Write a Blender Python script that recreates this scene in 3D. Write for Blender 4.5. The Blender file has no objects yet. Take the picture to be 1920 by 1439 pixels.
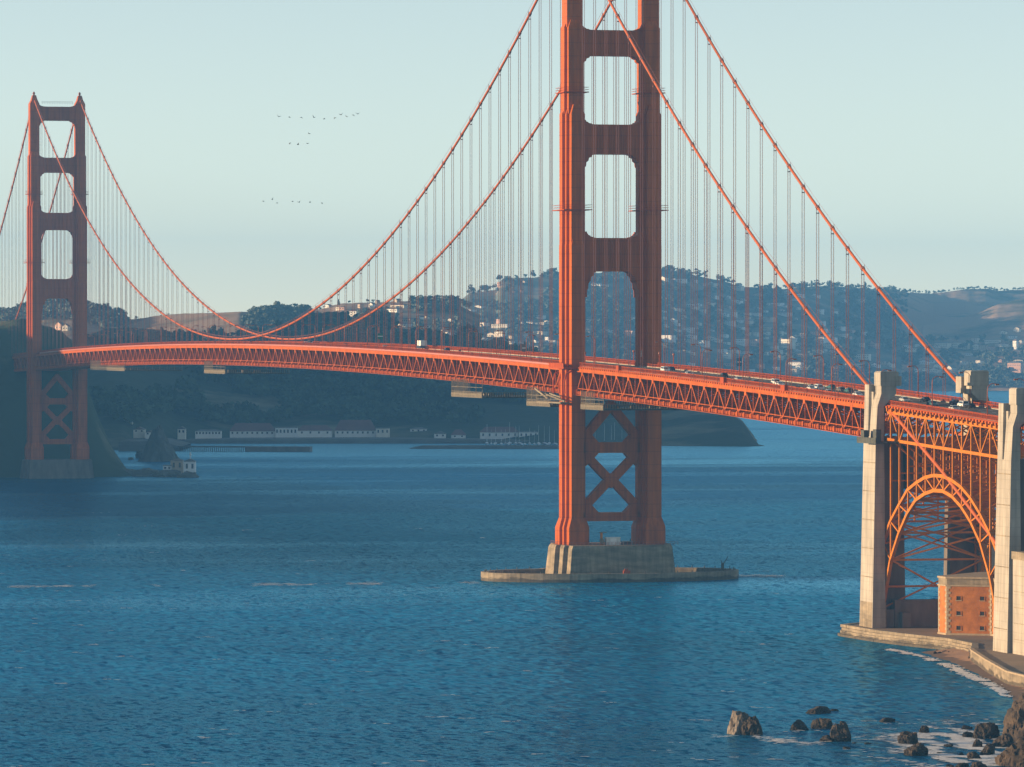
import bpy, math, random
import numpy as np
from mathutils import Matrix, Vector, Euler

# ------------------------------------------------------------------ camera, sky, sun, exposure
SC = bpy.context.scene
COL = SC.collection
R = math.radians
CAM = np.array([-449.577, -1685.896, 85.80])
YAW, PITCH, FPX = 0.240981, -0.0093946, 9396.5           # focal length in pixels of a 1920 px wide picture
FW = np.array([math.sin(YAW)*math.cos(PITCH), math.cos(YAW)*math.cos(PITCH), math.sin(PITCH)])
RT = np.array([math.cos(YAW), -math.sin(YAW), 0.0])
UP = np.cross(RT, FW)
cd = bpy.data.cameras.new('camera'); cd.sensor_width = 36.0; cd.lens = FPX/1920*36.0
cd.clip_start = 1.0; cd.clip_end = 90000.0
co = bpy.data.objects.new('camera', cd); COL.objects.link(co)
co.location = CAM
co.rotation_euler = Matrix((tuple(RT), tuple(UP), tuple(-FW))).transposed().to_euler()
SC.camera = co

SUN_AZ_N_OF_W, SUN_EL = 12.0, 8.5
sdir = np.array([-math.cos(R(SUN_AZ_N_OF_W))*math.cos(R(SUN_EL)), math.sin(R(SUN_AZ_N_OF_W))*math.cos(R(SUN_EL)), math.sin(R(SUN_EL))])
world = bpy.data.worlds.new('World'); SC.world = world; world.use_nodes = True
wn = world.node_tree; wn.nodes.clear()
sky = wn.nodes.new('ShaderNodeTexSky'); sky.sky_type = 'NISHITA'; sky.sun_disc = False
sky.sun_elevation = R(SUN_EL); sky.sun_rotation = math.atan2(sdir[0], sdir[1])
sky.air_density = 0.45; sky.dust_density = 0.0; sky.ozone_density = 2.5; sky.altitude = 0
tint = wn.nodes.new('ShaderNodeMix'); tint.data_type = 'RGBA'; tint.blend_type = 'MULTIPLY'
tint.inputs['Factor'].default_value = 1.0; tint.inputs['B'].default_value = (2.10, 1.40, 0.875, 1)
bg = wn.nodes.new('ShaderNodeBackground'); bg.inputs['Strength'].default_value = 0.130
wo = wn.nodes.new('ShaderNodeOutputWorld')
gam = wn.nodes.new('ShaderNodeGamma'); gam.inputs['Gamma'].default_value = 0.85
wn.links.new(sky.outputs[0], gam.inputs['Color']); wn.links.new(gam.outputs[0], tint.inputs['A']); wn.links.new(tint.outputs['Result'], bg.inputs['Color']); wn.links.new(bg.outputs[0], wo.inputs[0])
sl = bpy.data.lights.new('sun', 'SUN'); sl.energy = 5.0; sl.angle = R(0.5); sl.color = (1.0, 0.70, 0.40)
so = bpy.data.objects.new('sun', sl); COL.objects.link(so)
so.rotation_euler = Vector(tuple(sdir)).to_track_quat('Z', 'Y').to_euler()
so.location = (-600, 200, 400)
vs = SC.view_settings; vs.view_transform = 'Standard'; vs.look = 'None'; vs.exposure = 0.95; vs.gamma = 1.0; vs.use_curve_mapping = False
cy = SC.cycles
cy.use_denoising = True
cy.max_bounces = 6; cy.diffuse_bounces = 3; cy.glossy_bounces = 3; cy.volume_bounces = 1; cy.transparent_max_bounces = 8
cy.use_adaptive_sampling = False
HAZE_DENSITY = 7.0e-5

# ------------------------------------------------------------------ helpers
WATER = 1.3
W = 13.716
rng = random.Random(7)

def at(px, py, depth):
    return CAM + depth*(FW + RT*(px-960)/FPX - UP*(py-719.5)/FPX)
def on_z(px, py, z=WATER):
    d = FW + RT*(px-960)/FPX - UP*(py-719.5)/FPX
    return CAM + d*((z-CAM[2])/d[2])
def on_x(px, py, x):
    d = FW + RT*(px-960)/FPX - UP*(py-719.5)/FPX
    return CAM + d*((x-CAM[0])/d[0])

def _h(i, j, s):
    n = (i*374761393 + j*668265263 + s*1442695041) & 0x7fffffff
    n = ((n ^ (n >> 13))*1274126177) & 0x7fffffff
    return ((n ^ (n >> 16)) & 0xffff)/65535.0
def vnoise(x, y, s=0):
    x = np.asarray(x, float); y = np.asarray(y, float)
    i = np.floor(x).astype(np.int64); j = np.floor(y).astype(np.int64)
    u = x-i; v = y-j; u = u*u*(3-2*u); v = v*v*(3-2*v)
    a = _h(i, j, s); b = _h(i+1, j, s); c = _h(i, j+1, s); d = _h(i+1, j+1, s)
    return (a*(1-u)+b*u)*(1-v) + (c*(1-u)+d*u)*v
def fbm(x, y, s=0, o=4):
    r = 0; a = 0.5
    for k in range(o):
        r = r + a*(vnoise(x*2**k, y*2**k, s+k)-0.5)*2; a *= 0.5
    return r

class MB:
    def __init__(s): s.v = []; s.f = []
    def add(s, vs_, fs):
        o = len(s.v); s.v += [tuple(map(float, p)) for p in vs_]; s.f += [tuple(i+o for i in f) for f in fs]
    def box(s, x0, x1, y0, y1, z0, z1):
        s.add([(x0,y0,z0),(x1,y0,z0),(x1,y1,z0),(x0,y1,z0),(x0,y0,z1),(x1,y0,z1),(x1,y1,z1),(x0,y1,z1)],
              [(3,2,1,0),(4,5,6,7),(0,1,5,4),(1,2,6,5),(2,3,7,6),(3,0,4,7)])
    def frustum(s, b, t, z0, z1):
        (a,c,e,g), (A,C_,E_,G) = b, t
        s.add([(a,e,z0),(c,e,z0),(c,g,z0),(a,g,z0),(A,E_,z1),(C_,E_,z1),(C_,G,z1),(A,G,z1)],
              [(3,2,1,0),(4,5,6,7),(0,1,5,4),(1,2,6,5),(2,3,7,6),(3,0,4,7)])
    def beam(s, p, q, w, h, up=(0,0,1)):
        p = np.array(p, float); q = np.array(q, float); d = q-p; d /= np.linalg.norm(d)
        u = np.array(up, float); r = np.cross(d, u)
        if np.linalg.norm(r) < 1e-4: r = np.cross(d, np.array((0,1.0,0)))
        r /= np.linalg.norm(r); u = np.cross(r, d)
        c = []
        for o in (p, q):
            for a, b in ((-1,-1),(1,-1),(1,1),(-1,1)): c.append(o + r*a*w/2 + u*b*h/2)
        s.add(c, [(3,2,1,0),(4,5,6,7),(0,1,5,4),(1,2,6,5),(2,3,7,6),(3,0,4,7)])
    def tube(s, pts, rad, n=8, cap=True):
        pts = [np.array(p, float) for p in pts]; m = len(pts)
        rr = rad if hasattr(rad, '__len__') else [rad]*m
        vv = []; ff = []
        for k, p in enumerate(pts):
            d = pts[min(k+1, m-1)] - pts[max(k-1, 0)]; d /= np.linalg.norm(d)
            a = np.cross(d, (1.0,0,0)) if abs(d[0]) < 0.9 else np.cross(d, (0,1.0,0))
            a /= np.linalg.norm(a); b = np.cross(d, a)
            for i in range(n):
                t = 2*math.pi*i/n; vv.append(p + rr[k]*(a*math.cos(t)+b*math.sin(t)))
        for k in range(m-1):
            for i in range(n): ff.append((k*n+i, k*n+(i+1)%n, (k+1)*n+(i+1)%n, (k+1)*n+i))
        if cap: ff.append(tuple(range(n-1,-1,-1))); ff.append(tuple((m-1)*n+i for i in range(n)))
        s.add(vv, ff)
    def prism_y(s, poly, y0, y1):                       # polygon in x,z pushed along y
        n = len(poly)
        s.add([(x,y0,z) for x,z in poly]+[(x,y1,z) for x,z in poly],
              [tuple(range(n)), tuple(range(2*n-1,n-1,-1))]+[(i,n+i,n+(i+1)%n,(i+1)%n) for i in range(n)])
    def prism_x(s, poly, x0, x1):
        n = len(poly)
        s.add([(x0,y,z) for y,z in poly]+[(x1,y,z) for y,z in poly],
              [tuple(range(n-1,-1,-1)), tuple(range(n,2*n))]+[((i+1)%n,n+(i+1)%n,n+i,i) for i in range(n)])
    def prism_z(s, poly, z0, z1):
        n = len(poly)
        s.add([(x,y,z0) for x,y in poly]+[(x,y,z1) for x,y in poly],
              [tuple(range(n-1,-1,-1)), tuple(range(n,2*n))]+[(i,(i+1)%n,n+(i+1)%n,n+i) for i in range(n)])
    def mesh(s, name):
        me = bpy.data.meshes.new(name); me.from_pydata(s.v, [], s.f); me.update(); return me
    def build(s, name, mat, parent=None, smooth=False):
        return link(name, s.mesh(name), mat, parent, smooth)

def link(name, me, mat, parent=None, smooth=False):
    o = bpy.data.objects.new(name, me); COL.objects.link(o)
    if mat and not me.materials: me.materials.append(MAT[mat])
    if smooth: me.polygons.foreach_set('use_smooth', [True]*len(me.polygons))
    if parent is not None:
        o.parent = parent; o.matrix_parent_inverse = Matrix.Translation(-world_loc(parent))
    return o
def world_loc(o):
    l = Vector(o.location)
    if o.parent is not None and o.type == 'EMPTY': l = Vector(o['_w'])
    return l if o.type == 'EMPTY' else (Vector((0,0,0)))
def empty(name, loc, parent=None):
    o = bpy.data.objects.new(name, None); COL.objects.link(o); o.empty_display_size = 0.5
    if parent is not None:
        o.parent = parent; o['_w'] = tuple(map(float, loc)); o.location = Vector(tuple(loc)) - world_loc(parent)
    else:
        o.location = tuple(loc)
    return o
def tag(o, label, cat=None, group=None, kind=None):
    o['label'] = label
    if cat: o['category'] = cat
    if group: o['group'] = group
    if kind: o['kind'] = kind
    return o
def struct(o): o['kind'] = 'structure'; return o
def stuff(o): o['kind'] = 'stuff'; return o
_unit = {}
def bar(name, p, q, w, h, mat, parent, n4=True):
    """one straight member: shares a unit box mesh, placed and stretched between p and q"""
    if mat not in _unit:
        b = MB(); b.box(-.5,.5,-.5,.5,-.5,.5); me = b.mesh('unit_bar'); me.materials.append(MAT[mat]); _unit[mat] = me
    p = Vector(tuple(map(float, p))); q = Vector(tuple(map(float, q))); d = q-p; L = d.length; d.normalize()
    up = Vector((1,0,0)) if abs(d.x) < 0.9 else Vector((0,0,1))
    r = d.cross(up).normalized(); u = r.cross(d)
    m = Matrix(((u.x*w, d.x*L, r.x*h, (p.x+q.x)/2), (u.y*w, d.y*L, r.y*h, (p.y+q.y)/2), (u.z*w, d.z*L, r.z*h, (p.z+q.z)/2), (0,0,0,1)))
    o = bpy.data.objects.new(name, _unit[mat]); COL.objects.link(o)
    o.parent = parent; o.matrix_parent_inverse = Matrix.Translation(-world_loc(parent)); o.matrix_basis = m
    return o
def dup(root, loc, rz=0.0, scale=1.0):
    def cp(o, par):
        c = o.copy(); COL.objects.link(c)
        if par is not None: c.parent = par
        for ch in o.children: cp(ch, c)
        return c
    c = cp(root, None); c.location = tuple(loc); c.rotation_euler = (0, 0, rz); c.scale = (scale,)*3
    return c
def kids(root):
    return list(root.children)

ORD = 'first second third fourth fifth sixth seventh eighth ninth tenth eleventh twelfth thirteenth fourteenth fifteenth sixteenth seventeenth eighteenth nineteenth twentieth twenty-first twenty-second twenty-third twenty-fourth twenty-fifth twenty-sixth twenty-seventh twenty-eighth twenty-ninth thirtieth'.split()

# ------------------------------------------------------------------ materials
MAT = {}
def mat(name, col, rough=0.6, var=0.15, scale=0.5, metal=0.0, bump=0.0, bscale=None, stretch=(1,1,1), col2=None, thr=None, spec=0.5, detail=5, seams=None, streak=0.0, wet=None):
    m = bpy.data.materials.new(name); m.use_nodes = True; nt = m.node_tree; N = nt.nodes; L = nt.links
    b = N['Principled BSDF']; b.inputs['Roughness'].default_value = rough; b.inputs['Metallic'].default_value = metal
    b.inputs['Specular IOR Level'].default_value = spec
    g = N.new('ShaderNodeNewGeometry'); mp = N.new('ShaderNodeMapping'); mp.inputs['Scale'].default_value = stretch
    L.new(g.outputs['Position'], mp.inputs['Vector'])
    n = N.new('ShaderNodeTexNoise'); n.inputs['Scale'].default_value = scale; n.inputs['Detail'].default_value = detail; n.inputs['Roughness'].default_value = 0.6
    L.new(mp.outputs[0], n.inputs['Vector'])
    r = N.new('ShaderNodeValToRGB')
    c2 = col2 if col2 else tuple(c*(1-var) for c in col); c1 = col if col2 else tuple(min(1, c*(1+var)) for c in col)
    lo, hi = thr if thr else (0.3, 0.7)
    r.color_ramp.elements[0].position = lo; r.color_ramp.elements[1].position = hi
    r.color_ramp.elements[0].color = (*c2, 1); r.color_ramp.elements[1].color = (*c1, 1)
    L.new(n.outputs['Fac'], r.inputs['Fac']); colout = r.outputs['Color']
    def mul(src, fac):
        q = N.new('ShaderNodeVectorMath'); q.operation = 'SCALE'; L.new(src, q.inputs[0]); L.new(fac, q.inputs['Scale']); return q.outputs[0]
    def mrange(src, a, c, d, e):
        q = N.new('ShaderNodeMapRange'); L.new(src, q.inputs[0])
        for k, v in enumerate((a, c, d, e)): q.inputs[k+1].default_value = v
        return q.outputs[0]
    if streak:                                            # rain and rust streaks running down
        m2 = N.new('ShaderNodeMapping'); m2.inputs['Scale'].default_value = (1.1, 1.1, 0.05); L.new(g.outputs['Position'], m2.inputs['Vector'])
        n3 = N.new('ShaderNodeTexNoise'); n3.inputs['Scale'].default_value = 1.0; n3.inputs['Detail'].default_value = 4; L.new(m2.outputs[0], n3.inputs['Vector'])
        colout = mul(colout, mrange(n3.outputs['Fac'], .35, .65, 1-streak, 1+streak*.4))
    if seams:                                             # joints between plates or pours
        sp = N.new('ShaderNodeSeparateXYZ'); L.new(g.outputs['Position'], sp.inputs[0])
        q1 = N.new('ShaderNodeMath'); q1.operation = 'DIVIDE'; q1.inputs[1].default_value = seams[0]; L.new(sp.outputs['Z'], q1.inputs[0])
        q2 = N.new('ShaderNodeMath'); q2.operation = 'FRACT'; L.new(q1.outputs[0], q2.inputs[0])
        q3 = N.new('ShaderNodeMath'); q3.operation = 'LESS_THAN'; q3.inputs[1].default_value = seams[1]/seams[0]; L.new(q2.outputs[0], q3.inputs[0])
        colout = mul(colout, mrange(q3.outputs[0], 0, 1, 1.0, seams[2]))
    if wet:                                               # weed and tide band above the waterline
        sp = N.new('ShaderNodeSeparateXYZ'); L.new(g.outputs['Position'], sp.inputs[0])
        q1 = N.new('ShaderNodeMath'); q1.operation = 'ADD'; L.new(sp.outputs['Z'], q1.inputs[0]); L.new(mrange(n.outputs['Fac'], .3, .7, -wet*.5, wet*.5), q1.inputs[1])
        colout = mul(colout, mrange(q1.outputs[0], WATER+wet*.7, WATER+wet*1.0, .38, 1.0))
    L.new(colout, b.inputs['Base Color'])
    if bump:
        n2 = N.new('ShaderNodeTexNoise'); n2.inputs['Scale'].default_value = bscale or scale*4; n2.inputs['Detail'].default_value = 6
        L.new(mp.outputs[0], n2.inputs['Vector'])
        bp = N.new('ShaderNodeBump'); bp.inputs['Strength'].default_value = 1.0; bp.inputs['Distance'].default_value = bump
        L.new(n2.outputs['Fac'], bp.inputs['Height']); L.new(bp.outputs[0], b.inputs['Normal'])
    MAT[name] = m; return m

mat('steel', (0.47, 0.096, 0.003), 0.5, 0.16, 0.25, stretch=(1,1,0.25), spec=0.22, streak=0.22, seams=(4.57, 0.3, 0.8))
mat('steel_rail', (0.36, 0.058, 0.004), 0.55, 0.15, 0.4, spec=0.2)
mat('steel_arch', (0.50, 0.155, 0.006), 0.5, 0.18, 0.5, spec=0.22)
mat('cable_paint', (0.42, 0.088, 0.006), 0.48, 0.1, 0.3)
mat('rope', (0.25, 0.085, 0.06), 0.6, 0.1, 0.3)
mat('fairing', (0.58, 0.20, 0.13), 0.28, 0.08, 0.3)
mat('concrete', (0.37, 0.325, 0.27), 0.85, 0.2, 0.3, bump=0.05, bscale=1.5, stretch=(1,1,0.35), streak=0.18, seams=(2.44, 0.16, 0.86))
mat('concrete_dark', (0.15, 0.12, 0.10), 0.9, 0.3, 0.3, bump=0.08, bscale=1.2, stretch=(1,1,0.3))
mat('concrete_old', (0.25, 0.195, 0.13), 0.9, 0.4, 0.35, bump=0.1, bscale=1.0, stretch=(0.4,0.4,1.6), streak=0.25, wet=1.3)
mat('asphalt', (0.075, 0.068, 0.064), 0.9, 0.2, 0.3)
mat('brick', (0.38, 0.125, 0.020), 0.9, 0.28, 0.5, bump=0.03, bscale=3)
mat('granite', (0.34, 0.255, 0.165), 0.85, 0.2, 1.2)
mat('dark_glass', (0.015, 0.018, 0.022), 0.12, 0.1, 1)
mat('hollow', (0.02, 0.016, 0.013), 0.9, 0.1, 1)
mat('lamp_paint', (0.30, 0.07, 0.035), 0.5, 0.1, 1)
mat('lamp_glass', (0.5, 0.42, 0.3), 0.3, 0.1, 1)
mat('scaffold', (0.21, 0.17, 0.115), 0.8, 0.3, 0.8)
mat('scaffold_dark', (0.07, 0.072, 0.06), 0.9, 0.3, 0.6)
mat('tarp', (0.62, 0.60, 0.55), 0.7, 0.1, 1)
mat('sand', (0.34, 0.19, 0.105), 0.95, 0.25, 0.12, bump=0.08, bscale=0.6, wet=0.45)
mat('ground', (0.20, 0.14, 0.09), 0.95, 0.25, 0.08, bump=0.05)
mat('rock', (0.040, 0.028, 0.020), 0.75, 0.6, 0.5, bump=0.6, bscale=1.1, wet=0.9, spec=0.3)
mat('rock_pale', (0.22, 0.18, 0.15), 0.9, 0.3, 0.35, bump=0.3, bscale=0.9, col2=(0.05,0.037,0.03), thr=(0.45,0.62))
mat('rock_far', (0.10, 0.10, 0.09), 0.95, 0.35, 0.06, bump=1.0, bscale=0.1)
mat('cliff', (0.055, 0.036, 0.022), 0.95, 0.55, 0.25, bump=0.5, bscale=0.5)
mat('foam', (0.82, 0.80, 0.80), 0.8, 0.08, 1)
mat('white_paint', (0.78, 0.76, 0.72), 0.6, 0.06, 0.3)
mat('cream_paint', (0.74, 0.66, 0.54), 0.6, 0.08, 0.3)
mat('tan_paint', (0.55, 0.42, 0.30), 0.6, 0.08, 0.3)
mat('pink_paint', (0.62, 0.36, 0.27), 0.6, 0.08, 0.3)
mat('roof_red', (0.17, 0.075, 0.06), 0.85, 0.15, 0.2)
mat('roof_grey', (0.16, 0.155, 0.15), 0.85, 0.2, 0.2)
mat('roof_brown', (0.19, 0.13, 0.10), 0.85, 0.2, 0.2)
mat('window_dark', (0.03, 0.035, 0.045), 0.2, 0.1, 1)
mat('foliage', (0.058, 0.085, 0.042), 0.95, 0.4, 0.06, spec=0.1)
mat('foliage_far', (0.12, 0.145, 0.125), 0.95, 0.4, 0.03, spec=0.1)  # paler and greyer than near foliage: part of the haze is in the colour
mat('bark', (0.07, 0.05, 0.035), 0.95, 0.3, 1)
mat('hill_dark', (0.26, 0.225, 0.14), 0.95, col2=(0.045,0.062,0.036), scale=0.0065, thr=(0.50,0.66), bump=2.5, bscale=0.05, spec=0.1, detail=8)
mat('hill_grass', (0.42, 0.28, 0.18), 0.95, col2=(0.07,0.08,0.045), scale=0.0045, thr=(0.34,0.50), bump=4.0, bscale=0.02, spec=0.1, detail=8)
mat('hill_town', (0.34, 0.27, 0.20), 0.95, col2=(0.12,0.145,0.12), scale=0.006, thr=(0.50,0.66), bump=4.0, bscale=0.03, spec=0.1, detail=9)  # raised grey-green tones carry some of the distant haze
mat('gull', (0.10, 0.09, 0.085), 0.8, 0.1, 1)
mat('rubber', (0.02, 0.02, 0.02), 0.8, 0.1, 1)
mat('chrome', (0.6, 0.6, 0.6), 0.25, 0.05, 1, metal=0.8)
mat('tail_red', (0.35, 0.02, 0.015), 0.3, 0.05, 1)
mat('sign_green', (0.03, 0.17, 0.12), 0.5, 0.05, 1)
mat('sign_blue', (0.02, 0.16, 0.28), 0.5, 0.05, 1)
mat('hull_white', (0.72, 0.74, 0.75), 0.4, 0.05, 1)
mat('mast', (0.75, 0.75, 0.73), 0.4, 0.05, 1)
mat('timber', (0.10, 0.085, 0.07), 0.9, 0.3, 0.3)
for nm, c in dict(car_white=(0.75,0.75,0.74), car_black=(0.018,0.018,0.02), car_grey=(0.16,0.17,0.18), car_silver=(0.45,0.46,0.47),
                  car_blue=(0.03,0.07,0.14), car_teal=(0.05,0.14,0.16), car_red=(0.30,0.03,0.02)).items():
    mat(nm, c, 0.25, 0.04, 0.5, spec=0.6)

WAVE = 2.6
BODY_DARK, BODY_LIGHT = (0.001, 0.055, 0.135), (0.001, 0.175, 0.385)
def water_material():
    m = bpy.data.materials.new('sea_water'); m.use_nodes = True; nt = m.node_tree; N = nt.nodes; L = nt.links
    b = N['Principled BSDF']
    g = N.new('ShaderNodeNewGeometry')
    def noise(scale, st, detail=4, rot=0.0, rgh=0.55):
        mp = N.new('ShaderNodeMapping'); mp.inputs['Scale'].default_value = st; mp.inputs['Rotation'].default_value = (0,0,rot)
        L.new(g.outputs['Position'], mp.inputs['Vector'])
        n = N.new('ShaderNodeTexNoise'); n.inputs['Scale'].default_value = scale; n.inputs['Detail'].default_value = detail; n.inputs['Roughness'].default_value = rgh
        L.new(mp.outputs[0], n.inputs['Vector']); return n.outputs['Fac']
    def ramp(src, lo, hi, a, c):
        r = N.new('ShaderNodeMapRange'); r.inputs[1].default_value = lo; r.inputs[2].default_value = hi; r.inputs[3].default_value = a; r.inputs[4].default_value = c
        L.new(src, r.inputs[0]); return r.outputs[0]
    def mth(op, a, c):
        q = N.new('ShaderNodeMath'); q.operation = op
        for i, s in enumerate((a, c)):
            if isinstance(s, (int, float)): q.inputs[i].default_value = s
            else: L.new(s, q.inputs[i])
        return q.outputs[0]
    # wind patches and slicks: long streaks lying across the strait
    slick = noise(0.0030, (0.35, 1.5, 1), 5, R(-12), 0.6)
    wind = noise(0.0022, (0.8, 1.0, 1), 3, R(25), 0.5)
    sep = N.new('ShaderNodeSeparateXYZ'); L.new(g.outputs['Position'], sep.inputs[0])
    shelter = ramp(sep.outputs['Y'], 1150, 1800, 0.0, 0.22)         # smoother water inside the bay
    calm = ramp(mth('ADD', slick, shelter), 0.52, 0.68, 0.0, 1.0)
    gust = ramp(wind, 0.35, 0.7, 0.7, 1.25)
    def slopes(scale, st, detail, rot, amp_):
        mp = N.new('ShaderNodeMapping'); mp.inputs['Scale'].default_value = st; mp.inputs['Rotation'].default_value = (0,0,rot)
        L.new(g.outputs['Position'], mp.inputs['Vector'])
        n = N.new('ShaderNodeTexNoise'); n.inputs['Scale'].default_value = scale; n.inputs['Detail'].default_value = detail; n.inputs['Roughness'].default_value = 0.65
        L.new(mp.outputs[0], n.inputs['Vector'])
        v = N.new('ShaderNodeVectorMath'); v.operation = 'SUBTRACT'; v.inputs[1].default_value = (.5,.5,.5); L.new(n.outputs['Color'], v.inputs[0])
        w = N.new('ShaderNodeVectorMath'); w.operation = 'MULTIPLY'; w.inputs[1].default_value = (amp_*.7, amp_, 0.0); L.new(v.outputs[0], w.inputs[0])
        return w.outputs[0]
    va = N.new('ShaderNodeVectorMath'); va.operation = 'ADD'
    L.new(slopes(0.55, (0.6,1,1), 6, R(-14), WAVE*1.15), va.inputs[0]); L.new(slopes(0.14, (3.6,1,1), 4, YAW, WAVE*1.05), va.inputs[1])
    amp = mth('MULTIPLY', ramp(calm, 0, 1, 1.0, 0.30), gust)
    vsn = N.new('ShaderNodeVectorMath'); vsn.operation = 'SCALE'; L.new(va.outputs[0], vsn.inputs[0]); L.new(amp, vsn.inputs['Scale'])
    vb = N.new('ShaderNodeVectorMath'); vb.operation = 'ADD'; vb.inputs[1].default_value = (0,0,1); L.new(vsn.outputs[0], vb.inputs[0])
    vn = N.new('ShaderNodeVectorMath'); vn.operation = 'NORMALIZE'; L.new(vb.outputs[0], vn.inputs[0])
    N.remove(b)
    # a long dark tide line that runs out from the far point across the strait
    p0, p1 = on_z(90, 900), on_z(760, 1035); dn = (p1-p0)[:2]; Ln = float(np.linalg.norm(dn)); dn = dn/Ln
    sub = N.new('ShaderNodeVectorMath'); sub.operation = 'SUBTRACT'; sub.inputs[1].default_value = tuple(p0); L.new(g.outputs['Position'], sub.inputs[0])
    def dot(v):
        q = N.new('ShaderNodeVectorMath'); q.operation = 'DOT_PRODUCT'; q.inputs[1].default_value = v; L.new(sub.outputs[0], q.inputs[0]); return q.outputs['Value']
    wob = ramp(noise(0.006, (1,1,1), 4), 0.3, 0.7, -60.0, 60.0)
    across = mth('ABSOLUTE', mth('ADD', dot((float(-dn[1]), float(dn[0]), 0)), wob), 0)
    along = dot((float(dn[0]), float(dn[1]), 0))
    rip = mth('MULTIPLY', ramp(across, 25, 150, 1.0, 0.0), mth('MULTIPLY', ramp(along, -80, 60, 0, 1), ramp(along, Ln-120, Ln+160, 1, 0)))
    patch = mth('SUBTRACT', noise(0.0016, (0.55, 1.4, 1), 6, R(18), 0.6), mth('MULTIPLY', rip, 0.55))
    r = N.new('ShaderNodeValToRGB'); r.color_ramp.elements[0].position = 0.36; r.color_ramp.elements[1].position = 0.66
    r.color_ramp.elements[0].color = (*BODY_DARK, 1); r.color_ramp.elements[1].color = (*BODY_LIGHT, 1)
    L.new(patch, r.inputs['Fac'])
    df = N.new('ShaderNodeBsdfDiffuse'); L.new(r.outputs[0], df.inputs['Color']); L.new(vn.outputs[0], df.inputs['Normal'])
    gl = N.new('ShaderNodeBsdfGlossy'); gl.inputs['Color'].default_value = (0.36, 0.80, 1.0, 1); gl.inputs['Roughness'].default_value = 0.2; L.new(vn.outputs[0], gl.inputs['Normal'])
    fr = N.new('ShaderNodeFresnel'); fr.inputs['IOR'].default_value = 1.33; L.new(vn.outputs[0], fr.inputs['Normal'])
    fac = mth('MULTIPLY', mth('MINIMUM', fr.outputs[0], ramp(calm, 0, 1, 0.36, 0.95)), mth('SUBTRACT', 0.9, mth('MULTIPLY', rip, 0.4)))   # waves hide one another, so a rough sea mirrors little
    mx = N.new('ShaderNodeMixShader'); L.new(fac, mx.inputs[0]); L.new(df.outputs[0], mx.inputs[1]); L.new(gl.outputs[0], mx.inputs[2])
    L.new(mx.outputs[0], N['Material Output'].inputs['Surface'])
    MAT['water'] = m
water_material()

# ------------------------------------------------------------------ water, hills
def grid(name, xs, ys, zf, m):
    X, Y = np.meshgrid(xs, ys); Z = zf(X, Y); n, k = X.shape
    v = np.stack([X, Y, Z], -1).reshape(-1, 3)
    i = np.arange(n*k).reshape(n, k)
    f = np.stack([i[:-1,:-1], i[:-1,1:], i[1:,1:], i[1:,:-1]], -1).reshape(-1, 4)
    return np_mesh(name, v, f, m)
def np_mesh(name, v, f, m, parent=None, smooth=True):
    me = bpy.data.meshes.new(name); nf, k = f.shape
    me.vertices.add(len(v)); me.vertices.foreach_set('co', np.asarray(v, np.float32).ravel())
    me.loops.add(nf*k); me.loops.foreach_set('vertex_index', f.astype(np.int32).ravel())
    me.polygons.add(nf); me.polygons.foreach_set('loop_start', np.arange(0, nf*k, k, dtype=np.int32)); me.polygons.foreach_set('loop_total', np.full(nf, k, np.int32))
    me.update(calc_edges=True); me.validate()
    return link(name, me, m, parent, smooth)
b = MB(); b.add([(-40000,-6000,WATER),(40000,-6000,WATER),(40000,60000,WATER),(-40000,60000,WATER)], [(0,1,2,3)])
struct(b.build('sea_water', 'water'))

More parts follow.
